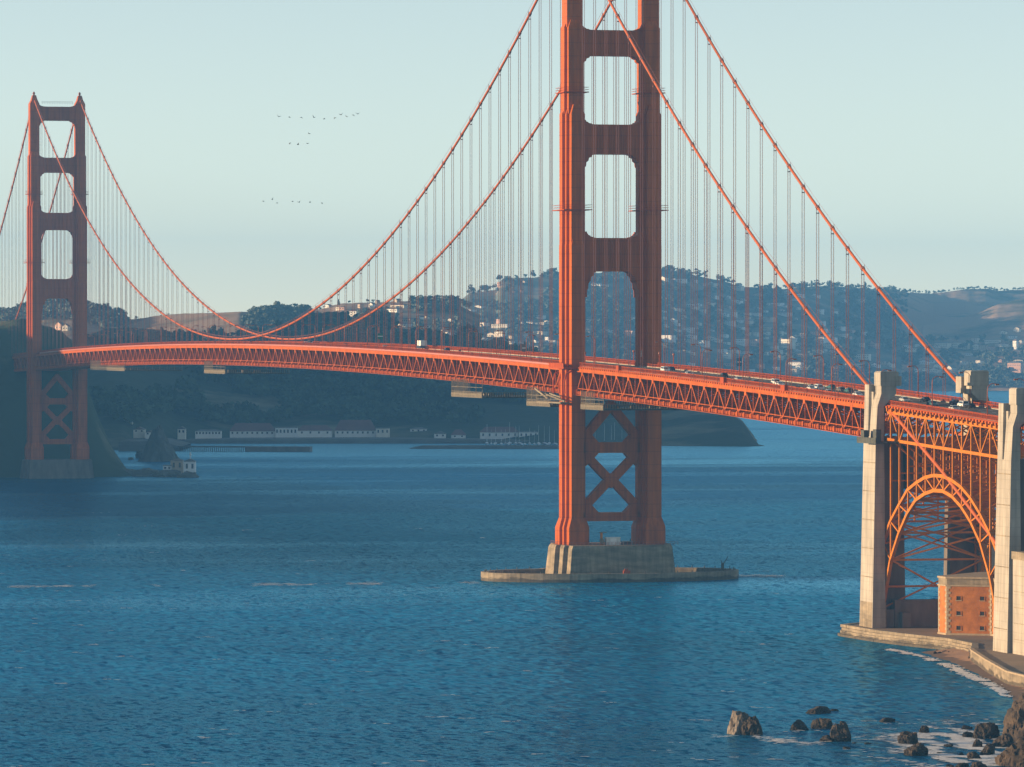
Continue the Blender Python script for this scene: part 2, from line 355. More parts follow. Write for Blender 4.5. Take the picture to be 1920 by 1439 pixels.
def interp(pts, x):
    p = np.array(pts, float); return np.interp(x, p[:,0], p[:,1])
class Hill:
    """a hill with its shore, ridge and back slope, laid out by bearing and distance"""
    def __init__(s, name, m, px0, px1, sky_, shore, ridge, back, power=1.0, bumps=0.0, bscale=0.004, seed=0, cols=240, rows=70, rough=0.0):
        s.sky, s.shore, s.ridge, s.back, s.power, s.bumps, s.bs, s.seed, s.rough = sky_, shore, ridge, back, power, bumps, bscale, seed, rough
        s.px0, s.px1 = px0, px1
        px = np.linspace(px0, px1, cols)
        t = np.linspace(0, 1.6, rows)
        PX, T = np.meshgrid(px, t)
        ds = interp(shore, PX); dr = interp(ridge, PX)
        D = np.where(T <= 1, ds+(dr-ds)*T, dr+(T-1)/0.6*back)
        Z = s.z(PX, D)
        P = CAM[None,None,:2] + D[...,None]*(FW[:2]+RT[:2]*((PX-960)/FPX)[...,None])
        v = np.concatenate([P, Z[...,None]], -1).reshape(-1, 3)
        i = np.arange(rows*cols).reshape(rows, cols)
        f = np.stack([i[:-1,:-1], i[:-1,1:], i[1:,1:], i[1:,:-1]], -1).reshape(-1, 4)
        s.obj = struct(np_mesh(name, v, f, m))
    def z(s, px, d):
        px = np.asarray(px, float); d = np.asarray(d, float)
        ds = interp(s.shore, px); dr = interp(s.ridge, px)
        zr = CAM[2] + (631.2-interp(s.sky, px))/FPX*dr
        t = np.clip((d-ds)/(dr-ds), 0, 1)
        x = CAM[0]+d*(FW[0]+RT[0]*(px-960)/FPX); y = CAM[1]+d*(FW[1]+RT[1]*(px-960)/FPX)
        n = fbm(x*s.bs, y*s.bs, s.seed, 5)
        zz = (WATER-1.5) + (zr-WATER+1.5)*(t**s.power) + s.bumps*n*np.sin(math.pi*np.clip(t,0,1))
        if s.rough: zz = zz + s.rough*fbm(x*0.03, y*0.03, s.seed+9, 3)*np.clip(t*3,0,1)
        tb = np.clip((d-dr)/s.back, 0, 1)
        zz = zz - tb*tb*(zr+20)
        return np.where(t <= 0, WATER-1.5, zz)
    def hit(s, px, py):
        """where the line of sight through (px, py) first meets the hill"""
        ds = float(interp(s.shore, px)); dr = float(interp(s.ridge, px))
        d = np.linspace(ds, dr+s.back*0.3, 220)
        zl = CAM[2] + d*(FW[2] - UP[2]*(py-719.5)/FPX)
        zz = s.z(np.full_like(d, px), d)
        k = np.argmax(zz >= zl)
        if not (zz >= zl).any(): k = int(np.argmin(abs(d-dr)))
        dd = d[k]; p = at(px, py, dd); return np.array([p[0], p[1], float(zz[k])]), dd

headsky = [(-15,95.3),(-5,95.2),(8,93),(20,91),(27,85),(33,66),(38,47),(45,28),(52,11),(57,3),(66,-1.5)]
def headland_z(X, Y):
    edge = 0.13*np.maximum(Y-1400, 0)
    xr = X-edge
    base = np.interp(xr, [p[0] for p in headsky], [p[1] for p in headsky])
    west = np.where(xr < -15, (-15-xr)*0.115, 0)
    h = base + np.minimum(west, 120)
    shore = 1297 - 0.35*np.maximum(-50-X, 0)
    ramp = np.clip((Y-shore)/95.0, 0, 1)**0.8
    # high ridge west of the cove, out of view, shaped to shade the hill
    d2 = np.clip((Y-1850)/350.0, 0, 1)*np.clip((3500-Y)/400.0, 0, 1)
    view_edge = -449.6+(Y+1686)*0.1400
    hi = np.clip((view_edge-70-X)/330.0, 0, 1)
    h = np.minimum(h + d2*hi*170, 300)
    n = fbm(X*0.02, Y*0.02, 3, 6)
    h = (h - 3.5*np.clip(h/60,0,1) + n*9*np.clip(h/40,0,1))*ramp
    return np.where(ramp <= 0, -2.0, h - 2.0*(1-ramp))
xs = np.concatenate([np.linspace(-1500,-60,60), np.linspace(-50,90,80), np.linspace(100,420,20)])
ys = np.concatenate([np.linspace(720,1290,30), np.linspace(1296,1500,70), np.linspace(1510,3550,70)])
struct(grid('headland', xs, ys, headland_z, 'hill_dark'))

H_BAKER = Hill('hill', 'hill_dark', 120, 1440,
    [(120,640),(160,632),(200,616),(240,614),(290,618),(350,628),(420,640),(480,640),(530,634),(560,624),(580,614),(605,605),(640,606),(715,610),(760,617),(800,623),(850,630),(920,641),(1000,660),(1060,695),(1200,725),(1300,752),(1370,778),(1392,792),(1405,812),(1416,830),(1440,846)],
    [(120,3700),(230,3720),(330,3950),(430,4010),(700,4020),(900,3990),(1050,3900),(1240,3850),(1400,3840),(1440,3840)],
    [(120,4600),(600,4900),(1000,4700),(1250,4300),(1400,3960),(1440,3900)], 900, 0.85, 9, 0.006, 11, 260, 80, 1.2)
H_GRASS = Hill('hill', 'hill_grass', -60, 900,
    [(-60,590),(0,589),(20,592),(45,583),(80,571),(130,571),(165,577),(200,588),(245,600),(265,597),(290,592),(320,590),(400,587),(440,585),(480,584),(560,585),(600,581),(640,570),(700,566),(740,565),(800,565),(850,568),(900,590)],
    [(-60,5000),(900,5000)], [(-60,6000),(250,5800),(450,5700),(620,6000),(900,6100)], 900, 0.75, 16, 0.005, 21, 220, 60, 2.0)
H_TOWN = Hill('hill', 'hill_town', 840, 1690,
    [(840,575),(862,564),(880,550),(930,543),(938,525),(960,521),(1000,521),(1030,516),(1050,517),(1100,511),(1200,510),(1240,505),(1270,509),(1300,516),(1340,524),(1370,531),(1390,538),(1430,540),(1470,542),(1530,536),(1560,537),(1600,540),(1640,542),(1680,547),(1740,550),(1780,547),(1810,542),(1850,541),(1870,546),(1920,543),(2000,540)],
    [(840,7300),(1240,7450),(1600,7600),(1700,7700),(2000,7700)], [(840,8300),(1200,8700),(1500,9000),(1750,10200),(2000,10600)], 1500, 0.85, 13, 0.0035, 31, 300, 80, 2.0)
H_FAR = Hill('hill', 'hill_grass', 1660, 2010,
    [(1660,545),(1680,547),(1740,550),(1780,547),(1810,542),(1850,541),(1870,546),(1920,543),(2010,540)],
    [(1660,8000),(2010,8200)], [(1660,9600),(1750,10200),(2010,10600)], 1500, 0.85, 26, 0.0035, 33, 110, 70, 3.0)
# the nearer golden spurs on the town side
H_SPUR = Hill('hill', 'hill_grass', 1640, 2010,
    [(1640,735),(1680,680),(1705,640),(1730,612),(1770,603),(1800,597),(1840,585),(1870,572),(1920,560),(2010,552)],
    [(1640,7800),(2010,7750)], [(1640,8200),(1700,8600),(1800,9000),(2010,9300)], 900, 0.9, 16, 0.005, 41, 120, 60, 2.0)
HILLS = dict(f=H_FAR, b=H_BAKER, g=H_GRASS, t=H_TOWN, s=H_SPUR)

# ------------------------------------------------------------------ suspension bridge
ZT = 227.4
def zc(y):                                             # height of the top chord along the bridge
    y = float(y)
    if y > 1280: y = 1280-y
    if 0 <= y <= 1280: return 80.9-6.6*((y-640)/640)**2
    return 74.3+0.0181*y-2.1e-5*y*y
def zroad(y): return zc(y)+1.15
def cable_z(y):
    if 0 <= y <= 1280: return 84.5+(ZT-84.5)*((y-640)/640)**2
    yy = y if y < 0 else 1280-y
    return ZT+(ZT-68.8)/343*yy+3.49e-4*yy*(yy+343)

bridge = empty('suspension_bridge', (0, 0, 0))
tag(bridge, 'orange suspension bridge with two tall portal towers crossing the blue strait', 'bridge')

SEG = [  # z0, z1, tiers (half width across, half depth along the bridge)
    (23.0, 117.5, [(4.2,2.0),(3.2,4.1),(2.2,7.7)]),
    (117.5, 163.0, [(4.1,1.9),(3.1,3.9),(2.1,7.1)]),
    (163.0, 193.0, [(3.5,2.5),(2.55,4.9)]),
    (193.0, 224.2, [(2.8,3.7)])]
def leg(y0, s, zb):
    b = MB(); cx = s*W
    for hx, hy in SEG[0][2]:                             # flared foot
        b.box(cx-hx-1.15, cx+hx+1.15, y0-hy-1.0, y0+hy+1.0, zb, 19.5)
        b.frustum((cx-hx-1.15,cx+hx+1.15,y0-hy-1.0,y0+hy+1.0), (cx-hx,cx+hx,y0-hy,y0+hy), 19.5, 23.0)
    for z0, z1, tiers in SEG:
        for k, (hx, hy) in enumerate(tiers):
            top = z1 - (0.0 if k == 0 else 0)
            b.box(cx-hx, cx+hx, y0-hy, y0+hy, z0, top)
            b.frustum((cx-hx,cx+hx,y0-hy,y0+hy), (cx-hx+0.9,cx+hx-0.9,y0-hy+0.7,y0+hy-0.7), top, top+1.9+0.6*k)
    return b
def strut(z0, z1, xi, hy, y0, up, dn):
    """portal strut with stepped rounded corners against the legs"""
    c = [(1.0,0.0),(0.72,0.06),(0.70,0.14),(0.42,0.22),(0.38,0.36),(0.18,0.46),(0.15,0.66),(0.05,0.74),(0.04,1.0),(0.0,1.0)]
    low = [(-xi+3.9*a, z0-dn*e) for a, e in c]           # from the middle of the soffit out to the leg
    poly = [(-xi-1.2, z0-dn)] + [(x, z) for x, z in reversed(low)]
    poly += [(-x, z) for x, z in low] + [(xi+1.2, z0-dn), (xi+1.2, z1+up)]
    hi = [(-xi+3.6*a, z1+up*e) for a, e in c]
    poly += [(-x, z) for x, z in reversed(hi)] + [(x, z) for x, z in hi] + [(-xi-1.2, z1+up)]
    b = MB(); b.prism_y(poly, y0-hy, y0+hy)
    n = 15
    for i in range(n):                                   # vertical fluting
        x = -xi+4.2+(2*xi-8.4)*i/(n-1)
        b.box(x-0.16, x+0.16, y0-hy-0.22, y0+hy+0.22, z0+0.5, z1-0.5)
    return b
def tower(y0, lab, zb):
    t = empty('tower', (0, y0, zb), bridge); t['label'] = lab
    for s in (-1, 1):
        leg(y0, s, zb).build('leg', 'steel', t)
        b = MB()                                         # cable saddle housing
        b.frustum((s*W-2.4,s*W+2.4,y0-3.6,y0+3.6), (s*W-1.0,s*W+1.0,y0-2.0,y0+2.0), 224.0, 229.3)
        b.box(s*W-0.45, s*W+0.45, y0-0.45, y0+0.45, 229.3, 231.4)
        b.box(s*W-0.75, s*W+0.75, y0-0.75, y0+0.75, 230.2, 230.6)
        b.build('saddle_housing', 'steel', t)
        for zz in (129.5, 170.3):                        # walkway round the leg
            b = MB(); hx, hy = (4.1, 7.1) if zz < 150 else (3.5, 4.9)
            o = 1.0
            for (x0,x1,ya,yb) in ((-hx-o,-hx+.1,-hy-o,hy+o),(hx-.1,hx+o,-hy-o,hy+o),(-hx,hx,-hy-o,-hy+.1),(-hx,hx,hy-.1,hy+o)):
                b.box(s*W+x0, s*W+x1, y0+ya, y0+yb, zz, zz+0.3)
            for zr in (1.0, 1.8):
                for (x0,x1,ya,yb) in ((-hx-o,-hx-o+.1,-hy-o,hy+o),(hx+o-.1,hx+o,-hy-o,hy+o),(-hx-o,hx+o,-hy-o,-hy-o+.1),(-hx-o,hx+o,hy+o-.1,hy+o)):
                    b.box(s*W+x0, s*W+x1, y0+ya, y0+yb, zz+zr, zz+zr+0.1)
            b.build('walkway', 'steel_rail', t)
    for z0, z1, xi, hy, up, dn in ((214.3,222.6,10.9,2.3,1.4,4.2),(183.3,192.2,10.9,2.6,1.9,5.2),(149.1,159.4,10.1,3.0,2.2,6.3),(108.4,120.0,9.5,3.6,2.2,9.0)):
        strut(z0, z1, xi, hy, y0, up, dn).build('portal_strut', 'steel', t)
    for z0, z1 in ((45.3,49.0),(21.6,24.6)):
        b = MB(); b.box(-10, 10, y0-2.0, y0+2.0, z0, z1); b.build('cross_strut', 'steel', t)
    nb = [0]
    def brace(p, q):
        nb[0] += 1
        b = MB(); b.beam((p[0],y0,p[1]), (q[0],y0,q[1]), 3.0+0.05*nb[0], 2.9, up=(-(q[1]-p[1]),0,q[0]-p[0])); b.build('cross_brace', 'steel', t)
    brace((-10.4,25.6), (0.0,36.4)); brace((10.4,25.6), (0.0,36.4)); brace((-10.4,46.0), (0.6,34.8)); brace((10.4,46.0), (-0.6,34.8))
    brace((-10.4,49.6), (0.6,62.6)); brace((10.4,49.6), (-0.6,62.6))
    for sx in (-1, 1):                                   # corner gussets
        for z, u in ((24.6,1),(45.3,-1),(49.0,1)):
            b = MB(); b.prism_y([(sx*9.3,z),(sx*4.6,z),(sx*7.6,z+u*3.2),(sx*9.3,z+u*4.6)][::1 if sx*u < 0 else -1], y0-1.75-.01*(z>30), y0+1.75+.01*(z>30)); b.build('gusset', 'steel', t)
    b = MB(); b.prism_y([(-1.9,34.6),(0,33.0),(1.9,34.6),(1.9,36.6),(0,38.2),(-1.9,36.6)], y0-1.72, y0+1.72); b.build('gusset', 'steel', t)
    b = MB()
    for x in np.linspace(-9, 9, 13): b.box(x-.05, x+.05, y0-2.3, y0-2.2, 224.0, 225.6)
    for z in (224.8, 225.6): b.box(-9.5, 9.5, y0-2.3, y0-2.2, z, z+.1)
    b.build('top_railing', 'rope', t)
    return t
tower(0.0, 'near orange tower standing on the ringed pier, sunlit on its seaward side', 13.6)
tower(1280.0, 'far orange tower standing at the foot of the shaded headland', 12.6)

# piers
def pier(y0, name, label, hyk, hx, zt):
    b = MB()
    for k, (dx, hy) in enumerate(((0, 5.0*hyk), (1.6, 10.5*hyk), (3.2, 16.0*hyk))):
        x = hx-dx
        b.frustum((-x-1.4,x+1.4,y0-hy-1.2,y0+hy+1.2), (-x,x,y0-hy,y0+hy), -1.0, zt-1.0-0.02*k)
        b.frustum((-x,x,y0-hy,y0+hy), (-x+.5,x-.5,y0-hy+.5,y0+hy-.5), zt-1.0-0.02*k, zt-0.02*k)
    o = b.build(name, 'concrete_old' if y0 < 100 else 'concrete_dark', None); tag(o, label, 'bridge pier'); return o  # far pier gets darker concrete, which deepens the headland's shade on it
pr = pier(0, 'concrete_pier', 'stepped concrete pier under the near tower, inside the oval fender', 0.98, 21.0, 13.6)
def deck_gear(name, label, cat, parts):
    e = empty(name, parts[0][1][:3]); tag(e, label, cat)
    for pn, (x, y, z, sx, sy, sz), m in parts:
        b = MB(); b.box(x-sx/2, x+sx/2, y-sy/2, y+sy/2, z, z+sz); b.build(pn, m, e)
deck_gear('storage_container', 'white storage container standing on the pier top between the tower legs', 'container',
          [('body', (-1.6,-9,13.62,5.0,2.4,2.5), 'tarp'), ('door', (-1.6,-10.24,13.8,2.2,0.06,2.1), 'white_paint'), ('roof_edge', (-1.6,-9,16.12,5.1,2.5,0.15), 'white_paint')])
deck_gear('generator', 'dark generator on the pier top beside the white container', 'generator',
          [('housing', (3.6,-9,13.62,3.6,2.0,1.3), 'car_grey'), ('grille', (3.6,-10.04,13.8,2.6,0.06,0.9), 'hollow'), ('exhaust', (4.8,-9,14.92,0.3,0.3,0.8), 'rubber')])
deck_gear('hoist_mast', 'slim tan hoist mast on the pier top left of the white container', 'hoist',
          [('mast', (-5.6,-9,13.62,0.7,0.7,4.2), 'steel_arch'), ('cab', (-5.6,-9.7,14.2,1.3,0.7,1.6), 'scaffold'), ('jib', (-5.0,-9,17.82,2.6,0.3,0.3), 'scaffold')])
b = MB()
for x in np.linspace(-20.2, 20.2, 30): b.box(x-.05, x+.05, -15.2, -15.1, 13.58, 14.8)
for z in (14.2, 14.75): b.box(-20.2, 20.2, -15.2, -15.1, z, z+.08)
for yy in np.linspace(-4.5, 4.5, 6): b.box(-20.3, -20.2, yy-.05, yy+.05, 13.58, 14.8)
b.box(-20.3, -20.2, -4.5, 4.5, 14.72, 14.8)
o = b.build('pier_railing', 'rope', pr)
pier(1280, 'concrete_pier', 'shaded concrete pier under the far tower by the headland', 0.6, 20.6, 12.6)

# oval fender
fen = empty('fender_ring', (0, 0, WATER)); tag(fen, 'low oval concrete fender wall ringing the near tower pier', 'fender')
def ring(a, bb, z0, z1, t0, t1, n):
    m = MB(); vv = []; ff = []
    for i in range(n+1):
        t = t0+(t1-t0)*i/n; c, s = math.cos(t), math.sin(t)
        for aa, bbb, z in ((a,bb,z0),(a,bb,z1),(a-2.6,bb-2.6,z1),(a-2.6,bb-2.6,z0)): vv.append((aa*c, bbb*s, z))
    for i in range(n):
        for k in range(4): ff.append((i*4+k, (i+1)*4+k, (i+1)*4+(k+1)%4, i*4+(k+1)%4))
    ff.append((0,1,2,3)); ff.append(tuple(n*4+k for k in (3,2,1,0)))
    m.add(vv, ff); return m
NS = 28
for i in range(NS):
    t0 = 2*math.pi*i/NS
    ring(46, 24, -1.0, 4.25+0.03*(i % 3), t0+0.001, t0+2*math.pi/NS-0.001, 4).build('wall_block', 'concrete_old', fen)
b = MB()
for i in range(44):
    t = 2*math.pi*i/44; c, s = 44.7*math.cos(t), 22.7*math.sin(t)
    b.box(c-.12, c+.12, s-.12, s+.12, 4.2, 5.0)
b.build('bollards', 'timber', fen)['kind'] = 'stuff'
b = MB(); b.box(41.5,42.3,3.8,4.6,4.2,6.4); b.beam((42,4.2,5.6),(43.6,3.0,8.6),0.2,0.2); b.beam((42,4.2,5.6),(41.4,4.8,7.2),0.16,0.16)
b.build('davit', 'timber', fen)
b = MB(); b.box(-1.4,1.0,-22.9,-22.2,4.3,5.3); b.box(-1.0,0.2,-22.8,-22.3,5.3,5.9); b.build('mooring_winch', 'steel_rail', fen)

# cables with their hangers
def hanger_meshes(zlen):
    b = MB()
    for dy in (-0.24, 0.24):
        b.box(-0.07, 0.07, dy-0.07, dy+0.07, 0, zlen)
    return b
for s in (-1, 1):
    ys_ = list(np.arange(-350, 0, 6.0))+list(np.arange(0, 1281, 8.0))+list(np.arange(1288, 1625, 8.0))
    b = MB(); pts = [(s*W, y, cable_z(y)) for y in ys_]
    b.tube(pts, 0.46, 10)
    c = b.build('main_cable', 'cable_paint', bridge, True)
    c['label'] = 'seaward main cable, sunlit' if s < 0 else 'main cable on the far side of the roadway'
    for dx in (-0.55, 0.55):                              # hand ropes
        b = MB(); b.tube([(x+dx, y, z+1.25) for x, y, z in pts if not -6 < y < 6], 0.045, 4); b.build('hand_rope', 'rope', c)
    clampb = MB()
    for k in range(-22, 107):
        y = k*15.24
        if abs(y) < 5 or abs(y-1280) < 5 or y > 1470: continue
        zk = cable_z(y); zb = zc(y)+0.3
        dzdy = (cable_z(y+1)-cable_z(y-1))/2
        b = MB(); d = np.array((0, 1, dzdy)); d /= np.linalg.norm(d); p = np.array((s*W, y, zk))
        b.tube([p-d*0.65, p+d*0.65], 0.66, 8)
        for dx in (-0.5, 0.5): b.box(s*W+dx-.05, s*W+dx+.05, y-.05, y+.05, zk+0.3, zk+1.3)
        if zk-zb > 1.2:
            for dx, dy in ((-.36,-.26),(.36,-.26),(-.36,.26),(.36,.26)):
                b.box(s*W+dx-.036, s*W+dx+.036, y+dy-.036, y+dy+.036, zb, zk)
            b.box(s*W-.42, s*W+.42, y-.32, y+.32, zk-1.9, zk-1.6)
        b.build('hanger', 'rope', c)
    # straight run of the cable behind the pylon, down to the anchorage
    b = MB(); b.tube([(s*W,-349,cable_z(-349)-.2),(s*W,-359.4,63.6),(s*W,-400.8,48.9),(s*W,-437.7,34.1),(s*W,-470,20.4)], 0.55, 8)
    b.build('anchorage_cable', 'cable_paint', c, True)

# stiffening truss
Y0, Y1 = -341.0, 1478.0
NP = 7.62
for s in (-1, 1):
    tr = empty('stiffening_truss', (s*W, 0, 66), bridge)
    tr['label'] = 'lattice side truss of the deck facing the sea' if s < 0 else 'lattice side truss on the far side of the deck'
    def chord(dz, h, w, name):
        b = MB(); yy = np.arange(Y0, Y1, NP)
        vv = []; ff = []
        for y in yy:
            for dx, dzz in ((-w/2,-h/2),(w/2,-h/2),(w/2,h/2),(-w/2,h/2)): vv.append((s*W+dx, y, zc(y)+dz+dzz))
        n = len(yy)
        for i in range(n-1):
            for k in range(4): ff.append((i*4+k, i*4+(k+1)%4, (i+1)*4+(k+1)%4, (i+1)*4+k))
        ff.append((3,2,1,0)); ff.append(tuple((n-1)*4+k for k in range(4)))
        b.add(vv, ff); return b.build(name, 'steel', tr)
    chord(0.0, 1.25, 0.9, 'top_chord'); chord(-7.75, 0.85, 0.9, 'bottom_chord'); 
    chord(-6.35, 0.22, 0.5, 'inspection_rail')
    if s < 0: chord(-8.6, 0.12, 1.8, 'net_rail')
    far = MB()
    for k in range(int(Y0/NP)+1, int(Y1/NP)):
        y = k*NP
        if abs(y) < 9 or abs(y-1280) < 9: 
            if s < 0: continue
        zt, zb = zc(y)-0.5, zc(y)-7.5
        y2 = (k+1)*NP; topk = (k % 2 == 0)
        p = (s*W, y, zc(y)-(0.5 if topk else 7.4)); q = (s*W, y2, zc(y2)-(7.4 if topk else 0.5))
        if s < 0:
            bar('diagonal', p, q, 0.62, 0.5, 'steel', tr)
            bar('vertical', (s*W,y,zb), (s*W,y,zt), 0.34, 0.34, 'steel_rail', tr)
        else:
            far.beam(p, q, 0.55, 0.5, up=(1,0,0)); far.beam((s*W,y,zb), (s*W,y,zt), 0.34, 0.34)
    if s > 0: stuff(far.build('web_members', 'steel', tr))
    else:
        g = MB()
        for k in range(int(Y0/NP)+1, int(Y1/NP)):
            y = k*NP
            if k % 2 == 0: g.box(-W-.5, -W-.3, y-1.0, y+1.0, zc(y)-1.7, zc(y)+0.3)     # gusset plates
            else: g.box(-W-.5, -W-.3, y-.9, y+.9, zc(y)-8.0, zc(y)-6.7)
            g.box(-W-.95, -W-.3, y-.45, y+.45, zc(y)-8.4, zc(y)-6.9)
            for q in (1,2,3):
                yy = y+q*NP/4; g.box(-W-.75, -W-.35, yy-.32, yy+.32, zc(yy)-8.35, zc(yy)-7.35)
        stuff(g.build('connection_plates', 'steel', tr))
# floor framing between the trusses
fr = MB()
for k in range(int(Y0/NP)+1, int(Y1/NP)):
    y = k*NP; z = zc(y)
    fr.box(-W+.2, W-.2, y-.2, y+.2, z-1.9, z+0.5)
    fr.box(-W+.2, W-.2, y-.2, y+.2, z-8.0, z-7.4)
    fr.beam((-W+.4,y,z-1.9), (0,y,z-7.5), .4, .4); fr.beam((W-.4,y,z-1.9), (0,y,z-7.5), .4, .4)
    if k % 2 == 0:
        fr.beam((-W,y,z-7.7), (W,y+2*NP,zc(y+2*NP)-7.7), .5, .4); fr.beam((W,y,z-7.7), (-W,y+2*NP,zc(y+2*NP)-7.7), .5, .4)
stuff(fr.build('floor_framing', 'steel', bridge))

def ribbon(x0, x1, d0, d1, ya, yb, step=NP):
    b = MB(); yy = list(np.arange(ya, yb, step))+[yb]; vv = []; ff = []
    for y in yy:
        for x, d in ((x0,d0),(x1,d0),(x1,d1),(x0,d1)): vv.append((x, y, zc(y)+d))
    n = len(yy)
    for i in range(n-1):
        for k in range(4): ff.append((i*4+k, i*4+(k+1)%4, (i+1)*4+(k+1)%4, (i+1)*4+k))
    ff.append((3,2,1,0)); ff.append(tuple((n-1)*4+k for k in range(4)))
    b.add(vv, ff); return b
YA, YB = -480.0, 1478.0
rd = ribbon(-9.6, 9.6, 0.75, 1.15, YA, YB).build('roadway', 'asphalt', bridge)
lm = MB()
for x in (-6.1, -3.05, 0.0, 3.05, 6.1):
    for y in np.arange(YA, YB-6, 12.0):
        lm.add([(x-.09,y,zc(y)+1.155),(x+.09,y,zc(y)+1.155),(x+.09,y+4,zc(y+4)+1.155),(x-.09,y+4,zc(y+4)+1.155)], [(0,1,2,3)])
stuff(lm.build('lane_markings', 'white_paint', rd))
for s in (-1, 1):
    x0, x1 = sorted((s*9.62, s*13.0))
    sw = ribbon(x0, x1, 0.75, 1.4, YA, YB).build('footway', 'concrete', bridge)
    # traffic-side railing and outer railing
    for xr, hgt, nm in ((s*9.7, 0.95, 'kerb_railing'), (s*13.2, 1.25, 'outer_railing')):
        ra = empty(nm, (xr, 0, 75), bridge)
        ribbon(xr-.09, xr+.09, 1.4+hgt-.12, 1.4+hgt, YA, YB).build('top_rail', 'steel_rail', ra)
        ribbon(xr-.07, xr+.07, 1.52, 1.64, YA, YB).build('bottom_rail', 'steel_rail', ra)
        pk = MB()
        for y in np.arange(YA, 1340, 0.42 if nm == 'outer_railing' else 1.0):
            z = zc(y)+1.4; pk.add([(xr-.04,y-.045,z),(xr+.04,y-.045,z),(xr+.04,y+.045,z),(xr-.04,y+.045,z),(xr-.04,y-.045,z+hgt-.1),(xr+.04,y-.045,z+hgt-.1),(xr+.04,y+.045,z+hgt-.1),(xr-.04,y+.045,z+hgt-.1)],
                                [(0,1,5,4),(1,2,6,5),(2,3,7,6),(3,0,4,7)])
        stuff(pk.build('pickets', 'steel_rail', ra))
        ps = MB()
        for y in np.arange(YA, YB, 3.81): ps.box(xr-.1, xr+.1, y-.1, y+.1, zc(y)+1.4, zc(y)+1.4+hgt+.1)
        stuff(ps.build('rail_posts', 'steel_rail', ra))
    fa = ribbon(s*13.25 if s > 0 else -14.05, s*14.05 if s > 0 else -13.25, 0.78, 1.35, YA, YB).build('fascia', 'steel_rail', bridge)
    br = MB()
    for y in np.arange(YA, -8, 2.54): br.box(*sorted((s*13.9, s*14.55)), y-.62, y+.62, zc(y)+0.62, zc(y)+1.12)
    stuff(br.build('brackets', 'steel', fa))
    if s < 0:
        b = MB(); b.tube([(-14.15, y, zc(y)+1.05) for y in np.arange(26, 1260, NP)], 0.42, 10); b.build('wind_fairing', 'fairing', bridge, True)
        for ya, yb in ((-190,-186),(-255,-251),(-64,-61)):
            b = MB(); b.box(-14.3,-13.3,ya,yb,zc(ya)+.6,zc(ya)+3.0); b.build('net_post', 'steel_rail', bridge)
# curved bracing and platforms where the deck passes the near tower
b = MB()
for yy in (-7.8, 7.8, 0):
    b.tube([(-18.4-0.0, yy, 66), (-18.6, yy, 70), (-17.9, yy, 72.8), (-15.2, yy, 74.2)], 0.3, 6)
b.box(-19.4, -13.0, -10, 10, 74.6, 75.2); b.box(-19.5, -19.3, -10, 10, 75.2, 76.6)
for yy in np.linspace(-10, 10, 9): b.box(-19.55, -19.3, yy-.1, yy+.1, 75.2, 76.9)
b.build('tower_walkway', 'steel_rail', bridge)
b = MB()
b.box(-21, -17.6, -12, 22, 62.6, 63.1)
for yy in np.linspace(-12, 22, 18):
    b.box(-21, -20.9, yy-.07, yy+.07, 62.6, 65.2)
for z in (63.9, 65.2): b.box(-21, -20.9, -12, 22, z, z+.1)
b.beam((-20.5,26,67.5),(-20.5,8,64.2),.4,.6); b.beam((-19.5,26,66.5),(-19.5,-12,63.4),.35,.5); b.beam((-20.8,4,66.0),(-20.8,-11,64.8),.3,.4)
b.build('work_gangway', 'scaffold', bridge)

